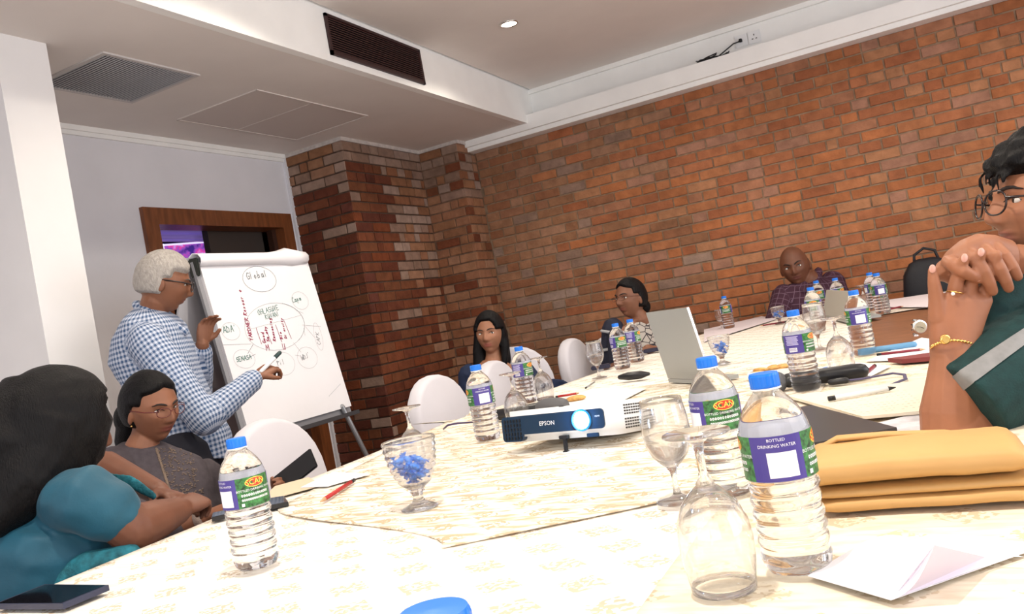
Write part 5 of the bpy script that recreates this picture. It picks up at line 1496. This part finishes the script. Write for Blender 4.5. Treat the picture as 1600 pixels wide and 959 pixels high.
rp.b.tube([rp.L(P(1482, 425, .018)), rp.L(P(1488, 432, .014))], [.024, .015], 14)
wF_ = P(1590, 405, .05); eF = P(1640, 640, .22); rp.tube([wF_, wF_.lerp(eF, .5), eF], [.028, .04, .046]); rp.tube([eF, sF], [.047, .052])
for hx_ in (-.1, .1):
    h_ = hipr + Vector((0, hx_, 0)); k_ = h_ + Vector((-.36, 0, .0)); rp.tube([h_, k_, Vector((k_.x, k_.y, .10))], [.085, .06, .038])
rp.body(.0024, 2)
# nails
nm = mat('nail', (.62, .33, .26), .25)
for (x, y, dz, ax, ay) in ((1457, 420, -.0185, 0, 1), (1507, 403, -.037, .15, 1), (1533, 394, -.037, .2, 1), (1527, 434, -.029, 1, -.5)):
    mb = MB(); yv = cam_dir(ax, ay, 0); Mx = Matrix((yv.cross(WV).normalized(), yv, WV)).transposed(); mb.ell(rp.L(P(x, y, dz)), (.0058, .0075, .0018), Mx, 12); mb.build('fingernail', nm, rp.t, True)
# ring
mb = MB(); rc = P(1492, 457, -.006); ra_ = (P(1494, 445, 0) - P(1490, 468, 0)).normalized(); s1 = ra_.cross(WV).normalized(); pts = [rp.L(rc + s1 * .0125 * math.cos(a) + WV * .0125 * math.sin(a)) for a in [i * math.pi / 9 for i in range(19)]]; mb.tube(pts, .0011, 6, cap=False); ro_ = mb.build('ring', M_gold, rp.t, True)
mb = MB(); mb.ell(rp.L(P(1489, 459, -.020)), (.0032,) * 3, None, 8); mb.build('ring_stone', mat('stone', (.9, .85, .8), .08, spec=1.0), ro_, True)
# gold watch
mb = MB(); wc = P(1490, 538, -.0); L0 = rp.L
pts = []
for i in range(21):
    a = math.pi * (i / 20); pts.append(L0(P(1491 - 36 * math.cos(a) * 1.0, 535 + 3 * math.cos(2 * a) * 1.2 + 4 * (1 - math.sin(a)), -.030 * math.sin(a))))
for i, p in enumerate(pts):
    if i % 1 == 0: mb.ell(p, (.0026, .0026, .0026), None, 8)
mb.tube(pts, .0014, 6)
wo = mb.build('watch_bracelet', M_gold, rp.t, True)
mb = MB(); wc = L0(P(1477, 530, -.032)); Mz = Matrix((RV, UV, -WV)).transposed(); mb.lathe([(.0001, -.003), (.0078, -.003), (.0085, 0), (.0075, .002), (.0062, .0022)], 24, Mz, wc); mb.build('watch_case', M_gold, wo, True)
mb = MB(); mb.lathe([(.0001, .0024), (.006, .0024)], 20, Mz, wc); mb.build('watch_dial', mat('dial_gold', (.85, .62, .2), .3), wo)
# green sleeve with grey stripe: loose open cuff
M_gr = mat('green_cloth', (.004, .032, .032), .8, noise_amt=.2, nscale=60, bump=.25, bscale=300)
c = MB(); cf = [P(1512, 630, -.020), P(1565, 592, -.015), P(1620, 556, .02), P(1690, 515, .04)]
c.tube([L0(p) for p in (cf[0] + (cf[0] - cf[1]).normalized() * .0, cf[1], cf[2], cf[3])], [.074, .080, .09, .10], 28, False)
torso(c, rp.L, hipr, P(1705, 600, .16), P(1680, 435, .15), shr, .175, .175, .13, .19, frd)
c.tube([L0(sF), L0(sF.lerp(eF, .6))], [.085, .075], 18); c.rings([(L0(hipr), Vector((0, .19, 0)), Vector((.12, 0, 0))), (L0(hipr) + Vector((-.38, 0, .01)), Vector((0, .18, 0)), Vector((0, 0, .08)))], 24)
c.tube([L0(P(1541, 575, .06)), L0(P(1548, 510, .06)), L0(P(1580, 440, .1))], [.03, .05, .07], 16)
rp.cloth(c, 'green_top', M_gr, .006, 3, None, .001)
gt = [o for o in rp.t.children if o.name.startswith('green_top')][0]
bv = BVHTree.FromPolygons([v.co.copy() for v in gt.data.vertices], [list(p.vertices) for p in gt.data.polygons])
vs = []; fs = []; n = 60; SJ = 9
for i in range(n):
    k = i / (n - 1); x = 1489 + (1610 - 1489) * k; y0 = 587 - (x - 1489) * .66; 
    for j in range(SJ):
        f3 = j / (SJ - 1); yy = y0 + 25 * f3; xx = x + 14 * f3 * (1 - k)
        h_ = bv.ray_cast(CAM - rp.org, ray(xx, yy).normalized())
        vs.append((h_[0] + h_[1] * .0022) if h_[0] else vs[-SJ])
for i in range(n - 1):
    for j in range(SJ - 1): fs.append((i * SJ + j, (i + 1) * SJ + j, (i + 1) * SJ + j + 1, i * SJ + j + 1))
obj('stripe', new_mesh('stripe', vs, fs, [mat('stripe_grey', (.24, .24, .24), .85, noise_amt=.1, nscale=60)], True), rp.t)
c = MB(); v, f = hair_geo(lambda d: 1.0 if ((d.z > .45 and d.y < .95) or (d.y < .15 and d.z > -.6) or (d.y < .6 and d.z > .1)) else 0., lambda d: .03 + .01 * math.sin(d.x * 20) * math.cos(d.z * 17), **rp.kw); c.add([rp.H(p) for p in v], f)
r = random.Random(2)
for i in range(8):
    a = r.uniform(0, 1); p0 = Vector((r.uniform(-.05, .05), .08, .06 + .02 * a)); c.tube([rp.H(p0), rp.H(p0 + Vector((.0, .022, -.02))), rp.H(p0 + Vector((0, .015, -.05)))], [.006, .004, .002], 6)
rp.cloth(c, 'hair', M_hairb, .005, 2, None, .004)
rp.glasses(mat('frame_black', (.02, .012, .012), .25), .027, .022, .0018, .02)


# ------------------------------------------------------------------ laptops, bag, papers and small things
def quad_prism(mb, pts, th, mi=0):
    n = len(pts); vs = [Vector(p) for p in pts] + [Vector(p) + Vector((0, 0, th)) for p in pts]
    mb.add(vs, [list(range(n))[::-1], [n + i for i in range(n)]] + [(i, (i + 1) % n, n + (i + 1) % n, n + i) for i in range(n)], mi); return mb


def V3(p, z): return Vector((p.x, p.y, z))


M_alu = mat('laptop_silver', (.36, .37, .36), .45, .3)
a0 = at(1044, 600); a1 = at(1112, 603); dx = (a1 - a0); dx.z = 0; ex = dx.normalized(); wl = .27; a0 = a1 - ex * wl
n0 = Vector((-ex.y, ex.x, 0)); n0 = n0 if n0.y > 0 else -n0
t = thing('laptop', 'open silver laptop seen from behind, lid up beyond projector', 'laptop', (0, 0, 0))
b = MB(); quad_prism(b, [V3(a0, T + .006), V3(a1, T + .006), V3(a1 + n0 * .10, T + .006), V3(a0 + n0 * .10, T + .006)], .012); b.build('laptop_base', M_alu, t)
upv = (Vector((0, 0, 1)) - n0 * .16).normalized(); b = MB(); q = [V3(a0, T + .02), V3(a1, T + .02)]; hh = .235; th = n0 * .006
v_ = [q[0], q[1], q[1] + upv * hh, q[0] + upv * hh]; v_ += [p + th for p in v_]; b.add(v_, [(0, 1, 2, 3), (7, 6, 5, 4), (0, 4, 5, 1), (1, 5, 6, 2), (2, 6, 7, 3), (3, 7, 4, 0)]); lid = b.build('laptop_lid', M_alu, t)
b = MB(); e0 = q[1] + ex * .001; v_ = [e0, e0 + th * 1.3, e0 + th * 1.3 + upv * hh, e0 + upv * hh]; v_ += [p + ex * .002 for p in v_]; b.add(v_, [(0, 1, 2, 3), (7, 6, 5, 4), (0, 4, 5, 1), (1, 5, 6, 2), (2, 6, 7, 3), (3, 7, 4, 0)]); b.build('lid_edge', M_silver, lid)
# small distant laptop
a0 = at(1287, 497); a1 = at(1322, 506); ex = (a1 - a0).normalized(); n0 = Vector((-ex.y, ex.x, 0)); t = thing('laptop', 'small distant silver laptop with raised lid among the bottles', 'laptop', (0, 0, 0))
b = MB(); quad_prism(b, [V3(a0, T + .006), V3(a1, T + .006), V3(a1 + n0 * .16, T + .006), V3(a0 + n0 * .16, T + .006)], .012); b.build('laptop_base', M_alu, t)
upv = (Vector((0, 0, 1)) * .8 - ex * .35 + n0 * .3).normalized(); q = [V3(a0, T + .02), V3(a1, T + .02)]; th = n0 * .008; v_ = [q[0], q[1], q[1] + upv * .15, q[0] + upv * .15]; v_ += [p + th for p in v_]; b = MB(); b.add(v_, [(0, 1, 2, 3), (7, 6, 5, 4), (0, 4, 5, 1), (1, 5, 6, 2), (2, 6, 7, 3), (3, 7, 4, 0)]); b.build('laptop_lid', mat('laptop_pale', (.5, .5, .45), .4, .2), t)
# black closed laptop
zt = T + .024; R_ = at(1401, 667, zt); F_ = at(1256, 629, zt); e1 = (F_ - R_).normalized(); e2 = Vector((-e1.y, e1.x, 0)); e2 = e2 if e2.x < 0 else -e2
t = thing('laptop', 'closed black laptop lying between bottle and tan bag', 'laptop', (0, 0, 0)); Lx = .37; Ly = .25
c4 = [R_, R_ + e1 * Lx, R_ + e1 * Lx + e2 * Ly, R_ + e2 * Ly]
b = MB(); quad_prism(b, [V3(p, T + .005) for p in c4], .009); b.build('laptop_base', mat('laptop_grey', (.38, .39, .42), .35, .6), t)
b = MB(); quad_prism(b, [V3(p, T + .0145) for p in c4], .009); ld = b.build('laptop_lid', mat('laptop_lid_black', (.03, .027, .030), .35), t)
b = MB(); s0 = R_ + e1 * (Lx - .035) + e2 * .06; quad_prism(b, [V3(s0, T + .024), V3(s0 + e1 * -.02, T + .024), V3(s0 - e1 * .02 + e2 * .035, T + .024), V3(s0 + e2 * .035, T + .024)], .0004); b.build('sticker', mat('sticker_red', (.4, .12, .12), .5), ld)

# tan bag, folded
t = thing('tan_bag', 'soft tan leather bag lying folded in three on the table', 'bag', (0, 0, 0))
M_tan = mat('tan_leather', (.52, .30, .105), .55, noise_amt=.08, nscale=6, bump=.12, bscale=60)
BA, BB = at(1288, 812), at(1549, 797); ex = (BB - BA); ex.z = 0; LB = ex.length; ex.normalize(); ey = Vector((-ex.y, ex.x, 0))


def pillow(z0, z1, d0, d1, x0, x1, name, r_, par, dip=0.0, lab=None, seed=0):
    b = MB(); rg = []; n = 26
    for i in range(n + 1):
        k = i / n; x = x0 + (x1 - x0) * k; e = min(1, min(k, 1 - k) * n / 2.2); e = math.sqrt(max(.05, 1 - (1 - e) ** 2))
        hz_ = (z1 - z0) / 2; zc = z0 + hz_ - dip * math.sin(k * math.pi * .9 + .2) * .5 + .0015 * noise.noise(Vector((k * 6, seed, 1)))
        cdp = (d0 + d1) / 2 + .003 * noise.noise(Vector((k * 5, seed, 7)))
        rg.append((V3(BA, 0) + ex * x + ey * cdp + Vector((0, 0, zc)), ey * ((d1 - d0) / 2 * (.9 + .1 * e)), Vector((0, 0, hz_ * e * (1 + .05 * noise.noise(Vector((k * 4, 3, seed))))))))
    b.rings(rg, 28, r_); o = b.build(name, M_tan, par, True)
    if lab: o['label'] = lab
    return o


pillow(T + .004, T + .024, 0, .13, -.01, LB + .16, 'lower_fold', 3.6, t, 0, None, 1)
pillow(T + .021, T + .037, .002, .13, -.012, LB + .16, 'middle_fold', 3.2, t, 0, None, 2)
pillow(T + .034, T + .074, -.003, .14, -.020, LB + .05, 'top_fold', 2.9, t, -.006, None, 3)
b = MB(); s = V3(BA, 0) + ex * -.005 + ey * .10
b.tube([s + Vector((0, 0, T + .066)), s + ex * .03 + Vector((0, 0, T + .080)), s + ex * .09 + Vector((0, 0, T + .079)), s + ex * .16 + ey * .02 + Vector((0, 0, T + .070))], .009, 12, True, (Vector((0, 0, 1)), .45)); b.build('strap', M_tan, t, True)
b = MB(); b.lathe([(.006, -.002), (.009, 0), (.006, .002), (.004, 0)], 14, Matrix.Rotation(math.pi / 2, 3, 'X'), s + ex * -.012 + Vector((0, 0, T + .064))); b.build('buckle', M_gold, t, True)

# folded white paper in the foreground
t = thing('folded_paper', 'folded white sheet with an open fold painted in lilac shade, bottom right', 'paper', (0, 0, 0))
M_bp = mat('bright_paper', (.90, .89, .94), .8)


def poly(mb, pts, th=.0006): quad_prism(mb, pts, th)


b = MB(); poly(b, [at(1262, 900, T + .005), at(1392, 938, T + .005), at(1640, 850, T + .005), at(1450, 836, T + .005)]); b.build('bottom_sheet', M_bp, t)
vs = []; fs = []; nu, nv_ = 14, 14
A = at(1262, 899, T + .008); B = at(1393, 937, T + .009); C = at(1460, 851, T + .055); D = at(1440, 838, T + .012); Ae = at(1330, 858, T + .012)
for j in range(nv_ + 1):
    for i in range(nu + 1):
        u, v_ = i / nu, j / nv_; p = (A.lerp(B, u)).lerp(Ae.lerp(C, u), v_); p.z += .012 * math.sin(math.pi * u) * v_ - .010 * math.sin(math.pi * v_) * u; vs.append(p)
for j in range(nv_):
    for i in range(nu): a_ = j * (nu + 1) + i; fs.append((a_, a_ + 1, a_ + nu + 2, a_ + nu + 1))
me = new_mesh('top_fold', vs, fs, [M_bp], True); obj('top_fold', me, t)
b = MB(); C0 = at(1460, 851, T + .055); b.add([C0, at(1400, 850, T + .03), at(1440, 838, T + .02), at(1480, 836, T + .03), at(1600, 870, T + .012), at(1535, 868, T + .013)], [(0, 1, 2), (0, 2, 3), (0, 3, 4, 5)]); b.build('back_fold', M_bp, t)
b = MB(); b.add([at(1393, 936, T + .007), C0, at(1540, 870, T + .014), at(1640, 848, T + .008)], [(0, 1, 2), (0, 2, 3)]); tag(b.build('inner_fold', mat('paper_fold_shade', (.66, .60, .72), .8), t), 'inside of the fold, its shade painted lilac')  # lilac tone is the shade inside the fold, put into the paper colour


def phone(pts, name, label, m=M_black):
    t_ = thing('smartphone', label, 'phone', (0, 0, 0)); b_ = MB(); quad_prism(b_, [V3(p, T + .004) for p in pts], .009); b_.build('phone_body', m, t_)
    c_ = sum((Vector(p) for p in pts), Vector()) / 4; b_ = MB(); quad_prism(b_, [V3(c_ + (Vector(p) - c_) * .93, T + .0131) for p in pts], .0004); b_.build('screen', mat('phone_screen', (.006, .006, .009), .06), t_); return t_


phone([at(-8, 956), at(100, 956), at(172, 926), at(72, 924)], '', 'large dark phone lying at the lower left corner', mat('phone_navy', (.03, .035, .07), .4))
phone([at(405, 803), at(452, 793), at(445, 783), at(402, 790)], '', 'black phone lying just right of the nearest left bottle')
phone([at(332, 818), at(356, 812), at(352, 806), at(334, 810)], '', 'small dark phone at the table edge by the grey tunic cuff')


def papers(pts, label, z=.0045, m=M_paper, th=.0015, name='paper_sheet'):
    b_ = MB(); quad_prism(b_, [at(x, y, T + z) for x, y in pts], th); o_ = b_.build(name, m); tag(o_, label, 'paper'); return o_


papers([(402, 786), (505, 758), (482, 746), (430, 760)], 'beige notepad near the woman holding the phone', .005, mat('pad_beige', (.62, .50, .36), .8))
papers([(470, 762), (512, 760), (578, 741), (520, 738)], 'white paper sheet on the table edge below the flipchart', .007)
papers([(858, 636), (945, 640), (1010, 607), (925, 607)], 'white napkin with a biscuit behind the projector', .007, mat('napkin', (.84, .82, .78), .8), .001, 'napkin')
papers([(1100, 534), (1215, 498), (1190, 494), (1100, 515)], 'pink-white printed sheet at the far table edge, left', .005, mat('pink_paper', (.72, .64, .68), .8), .001)
papers([(1310, 480), (1447, 480), (1540, 448), (1447, 460)], 'lined pinkish sheets by the distant backpack', .005, mat('lined_paper', (.74, .67, .70), .8, noise_amt=.1, nscale=40, stretch=(1, 12, 1)), .002)
papers([(1352, 565), (1440, 562), (1560, 545), (1440, 528)], 'white sheet under the maroon pencils, right', .005)
papers([(1300, 585), (1360, 588), (1392, 572), (1330, 566)], 'small white card beside the black microphone', .006)
papers([(1232, 622), (1348, 655), (1560, 636), (1440, 598)], 'open notebook with handwritten rows beside closed laptop', .008, mat('notebook_paper', (.80, .72, .58), .8), .006, 'notebook')
papers([(1345, 668), (1400, 680), (1560, 655), (1460, 640)], 'white sheet with grey swirls by the closed laptop corner', .005, mat('swirl', (.66, .64, .68), .8, noise_amt=.25, nscale=30))
# handwriting rows in the notebook
b = MB(); r = random.Random(5)
for j in range(9):
    k = j / 8
    x0 = 1290 + 110 * k * .5 + 20; y0 = 628 + 2 * j
    for i in range(16):
        x = 1300 + i * 8.6 + j * 4 - 18; y = 626 + j * 3.1 - i * 1.1 + r.uniform(-.4, .4)
        if r.random() < .25: continue
        p = at(x, y, T + .0145); q = at(x + r.uniform(2, 6), y - r.uniform(-.2, 1), T + .0145); d_ = (q - p); s_ = Vector((-d_.y, d_.x, 0)).normalized() * .0008; b.add([p - s_, p + s_, q + s_, q - s_], [(0, 1, 2, 3)])
nbk = [o for o in bpy.data.objects if o.name == 'notebook'][0]; b.build('handwriting', mat('pen_ink', (.2, .17, .17), .7), nbk)


def pencil(a, b_, r_, body, tip, label, z=.006, name='pencil', cap=None):
    A_ = at(a[0], a[1], T + z + r_); B_ = at(b_[0], b_[1], T + z + r_); t_ = thing(name, label, 'pencil' if name == 'pencil' else 'pen', (0, 0, 0))
    m_ = MB(); m_.tube([A_.lerp(B_, .12), B_.lerp(A_, .1)], r_, 8, False); m_.build('barrel', body, t_, True)
    m_ = MB(); d_ = (A_ - B_).normalized(); m_.tube([A_.lerp(B_, .12), A_], [r_, r_ * .15], 8, False); m_.build('tip', tip, t_, True)
    m_ = MB(); m_.tube([B_.lerp(A_, .1), B_], r_ * 1.02, 8, False); m_.build('end', cap or M_black, t_, True); return t_


M_red = mat('pencil_red', (.42, .02, .02), .4); M_mar = mat('pencil_maroon', (.22, .02, .035), .4); M_tipw = mat('pencil_wood', (.55, .33, .18), .7)
pencil((500, 784), (553, 750), .0048, M_red, M_tipw, 'red pencil with black end lying on the white cloth, left')
pencil((905, 614), (868, 620), .004, M_red, M_tipw, 'red pencil poking out beside the plate behind projector')
pencil((1447, 545), (1370, 554), .004, M_mar, M_tipw, 'maroon pencil on the white sheet beside the watch')
pencil((1187, 509), (1230, 502), .0045, M_mar, M_tipw, 'dark red pencil at the far edge by the sweet dish')
pencil((1412, 478), (1372, 487), .0045, M_mar, M_tipw, 'distant red pencil before the black backpack')
pencil((1349, 586), (1367, 571), .005, M_mar, M_black, 'short maroon pen end leaning on the microphone')
pencil((1400, 605), (1294, 623), .0055, M_white, M_black, 'white marker with black clip on the notebook', .016, 'marker')
pencil((930, 596), (915, 606), .0035, M_metal, M_black, 'tiny grey pen at the foot of the upright glass', .006, 'pen')
# maroon pouch
o = MB(); quad_prism(o, [at(1388, 566, T + .006), at(1420, 562, T + .006), at(1520, 548, T + .006), at(1520, 558, T + .006), at(1410, 568, T + .006)], .012); tag(o.build('pencil_pouch', mat('pouch', (.2, .035, .035), .6)), 'flat maroon pouch beside the forearm on the right', 'pouch')
# blue tube
o = MB(); A_ = at(1348, 549, T + .014); B_ = at(1428, 538, T + .014); o.tube([A_, B_], .0095, 14); tag(o.build('blue_case', mat('case_blue', (.12, .30, .50), .4), None, True), 'pale blue rounded case lying at the bare wood edge', 'case')
# black microphone
t = thing('microphone', 'thick black cordless microphone lying behind the bottle', 'microphone', (0, 0, 0)); A_ = at(1206, 598, T + .028); B_ = at(1346, 579, T + .024)
m_ = MB(); m_.tube([A_.lerp(B_, .18), A_.lerp(B_, .9), B_], [.019, .021, .019], 18); m_.build('handle', M_black, t, True); m_ = MB(); m_.ell(A_.lerp(B_, .06), (.027, .027, .027), None, 18); m_.build('grille', mat('mic_grille', (.16, .16, .17), .45, .6, bump=1, bscale=500), t, True)
t = thing('microphone', 'grey headed microphone peeking out over the projector top', 'microphone', (0, 0, 0)); A_ = at(862, 636, T + .03)
m_ = MB(); m_.tube([A_ + Vector((-.03, .0, 0)), A_, A_ + Vector((.035, -.005, 0))], [.026, .030, .026], 18); m_.build('grille', mat('mic_grille', (.16, .16, .17), .45, .6, bump=1, bscale=500), t, True); m_ = MB(); m_.tube([A_ + Vector((-.03, 0, 0)), A_ + Vector((-.2, .02, -.006))], [.02, .017], 16); m_.build('handle', M_black, t, True)
# lanyard / flat blue lead
m_ = MB(); m_.tube([at(1300, 597, T + .01), at(1345, 592, T + .01), at(1395, 583, T + .01), at(1413, 585, T + .01), at(1415, 592, T + .01), at(1392, 601, T + .01)], .0045, 10, True, (Vector((0, 0, 1)), .6)); o = m_.build('lanyard', mat('lead_violet', (.075, .065, .14), .5), None, True); tag(o, 'dark violet looped lead beside the microphone', 'cable')
m_ = MB(); m_.tube([at(1298, 597, T + .012), at(1322, 594, T + .012)], .008, 10); m_.build('plug', M_black, o, True)
m_ = MB(); m_.tube([at(693, 670, T + .008), at(700, 664, T + .03), at(715, 661, T + .03), at(745, 659, T + .008)], .003, 8); tag(m_.build('violet_cable', mat('cord_violet', (.05, .03, .09), .4), None, True), 'thin violet cord behind the bottle left of projector', 'cable')
# sunglasses case
m_ = MB(); A_ = at(970, 589, T + .02); B_ = at(1012, 584, T + .02); m_.tube([A_, A_.lerp(B_, .3), A_.lerp(B_, .75), B_], [.013, .021, .020, .010], 18, True, (Vector((0, 0, 1)), .75)); tag(m_.build('spectacle_case', M_black, None, True), 'black rounded spectacle case beside the distant bottle pair', 'case')
# small wallet at the table edge
for (x, y, w__, lab) in ((945, 572, .09, 'dark wallet on the edge by the empty far chair'), (1030, 545, .13, 'dark folder under the patterned blouse woman\'s arm')):
    p = at(x, y, T + .015); m_ = MB(); m_.box(p + Vector((-.02, 0, 0)), (w__, .07, .018), Matrix.Rotation(.3, 3, 'Z'), 0, .004); tag(m_.build('wallet', mat('wallet_navy', (.015, .015, .04), .5)), lab, 'wallet')


# plates
def plate(p, r_, label, food, nfood):
    t_ = thing('plate', label, 'plate', (p.x, p.y, T + .004)); m_ = MB(); m_.lathe([(.0001, .002), (r_ * .6, .002), (r_ * .9, .010), (r_, .016), (r_ * .985, .018), (r_ * .88, .0125), (r_ * .58, .0045), (.0001, .0045)], 36); m_.build('plate_body', M_white, t_, True)
    return t_


pt = at(826, 650); plate(pt, .085, 'white plate scattered with red wrapped sweets behind the projector', None, 0)
M_rs = mat('red_wrapper', (.65, .03, .05), .35, noise_amt=.4, nscale=150)
for k in range(14):
    a = rnd.uniform(0, 6.28); q = math.sqrt(rnd.random()) * .058; m_ = MB(); m_.ell((0, 0, 0), (.012, .008, .006), Matrix.Rotation(a, 3, 'Z'), 8)
    o = m_.build('wrapped_sweet', M_rs, None, True, (pt.x + q * math.cos(a), pt.y + q * math.sin(a), T + .018 + (.012 if q > .04 else 0))); tag(o, 'red wrapped sweet on the white plate behind the projector', 'sweet', 'red sweets on the white plate')
pt = at(1208, 590); t = thing('biscuit_dish', 'white rectangular dish of golden biscuits behind the near bottles', 'dish', (pt.x, pt.y, T + .004)); m_ = MB(); m_.box((0, 0, .004), (.13, .09, .006), None, 0, .002)
for s in (-1, 1): m_.box((s * .063, 0, .013), (.005, .09, .022), None, 0, .002); m_.box((0, s * .043, .013), (.13, .005, .022), None, 0, .002)
m_.build('dish_body', M_white, t)
M_bis = mat('biscuit', (.58, .32, .10), .7, noise_amt=.35, nscale=50, bump=.6, bscale=120)
for k in range(9):
    m_ = MB(); m_.ell((0, 0, 0), (.023, .017, .008), Matrix.Rotation(rnd.uniform(0, 3), 3, 'Z') @ Matrix.Rotation(rnd.uniform(-.4, .4), 3, 'X'), 14)
    o = m_.build('biscuit', M_bis, None, True, (pt.x + (k % 3 - 1) * .035 + rnd.uniform(-.006, .006), pt.y + ((k // 3) - 1) * .022, T + .018 + .008 * (k % 2) + .004 * rnd.random())); tag(o, 'golden biscuit in the white rectangular dish', 'biscuit', 'biscuits in the white dish')
p = at(900, 622, T + .016); m_ = MB(); m_.ell((0, 0, 0), (.034, .02, .010), Matrix.Rotation(.2, 3, 'Z'), 16); o = m_.build('biscuit', M_bis, None, True, p); tag(o, 'single golden biscuit on the napkin behind the projector', 'biscuit')
# blue sweet crumbs near far glass
p = at(1290, 577, T + .011); m_ = MB(); m_.ell((0, 0, 0), (.012, .009, .007), None, 8); o = m_.build('wrapped_sweet', M_candy, None, True, p); tag(o, 'single loose blue sweet beside the upturned glass by the microphone', 'sweet')
# silver wristwatch standing on the bare wood
p = at(1441, 531, .772); t = thing('wristwatch', 'silver bracelet wristwatch standing on the bare brown wood', 'watch', p)
Mz = Matrix((RV, UV, -WV)).transposed(); s1 = 3.0 * .022
m_ = MB(); m_.lathe([(.0001, -.005), (.023, -.005), (.026, 0), (.024, .004), (.021, .005)], 28, Mz, (0, 0, .045)); wc_ = m_.build('watch_case', M_silver, t, True)
m_ = MB(); m_.lathe([(.0001, .0055), (.0195, .0055)], 26, Mz, (0, 0, .045)); dl_ = m_.build('dial', mat('dial_cream', (.72, .66, .50), .4), t)
m_ = MB(); m_.tube([Vector((0, 0, .045)) - WV * .0065, Vector((0, 0, .045)) - WV * .0065 + RV * .011 - UV * .004], .0008, 6); m_.tube([Vector((0, 0, .045)) - WV * .0065, Vector((0, 0, .045)) - WV * .0065 - RV * .013], .0007, 6); m_.build('watch_hands', M_black, dl_)
m_ = MB()
for k in range(9):
    a = .75 + k * (2 * math.pi - 1.5) / 8; m_.box(Vector((0, 0, .045)) + UV * (.030 * math.cos(a)) + WV * (.026 - .026 * math.cos(a - math.pi) * 0 + .03 * math.sin(a) * 0 + .02 * (1 - abs(math.cos(a)))), (.016, .006, .008), Mz, 0, .001)
m_.build('bracelet', M_silver, t)

# black backpack
t = thing('backpack', 'black backpack with top handle propped by the brick wall', 'backpack', (.06, 6.02, .475)); M_bag = mat('bag_nylon', (.010, .010, .014), .6, bump=.3, bscale=200)
b = MB(); b.rings([((0, 0, .0), (.16, 0, 0), (0, .085, 0)), ((0, 0, .05), (.17, 0, 0), (0, .095, 0)), ((0, 0, .3), (.165, 0, 0), (0, .09, 0)), ((0, 0, .43), (.145, 0, 0), (0, .08, 0)), ((0, 0, .50), (.10, 0, 0), (0, .06, 0)), ((0, 0, .52), (.05, 0, 0), (0, .03, 0))], 32, 3.2); b.build('main_compartment', M_bag, t, True)
b = MB(); b.rings([((0, -.10, .04), (.13, 0, 0), (0, .03, 0)), ((0, -.10, .2), (.13, 0, 0), (0, .035, 0)), ((0, -.09, .30), (.10, 0, 0), (0, .02, 0))], 26, 3); b.build('front_pocket', M_bag, t, True)
b = MB(); b.tube([(-.07, 0, .48), (-.06, 0, .55), (0, 0, .585), (.06, 0, .56), (.08, 0, .47)], .009, 10); b.build('handle', M_bag, t, True)
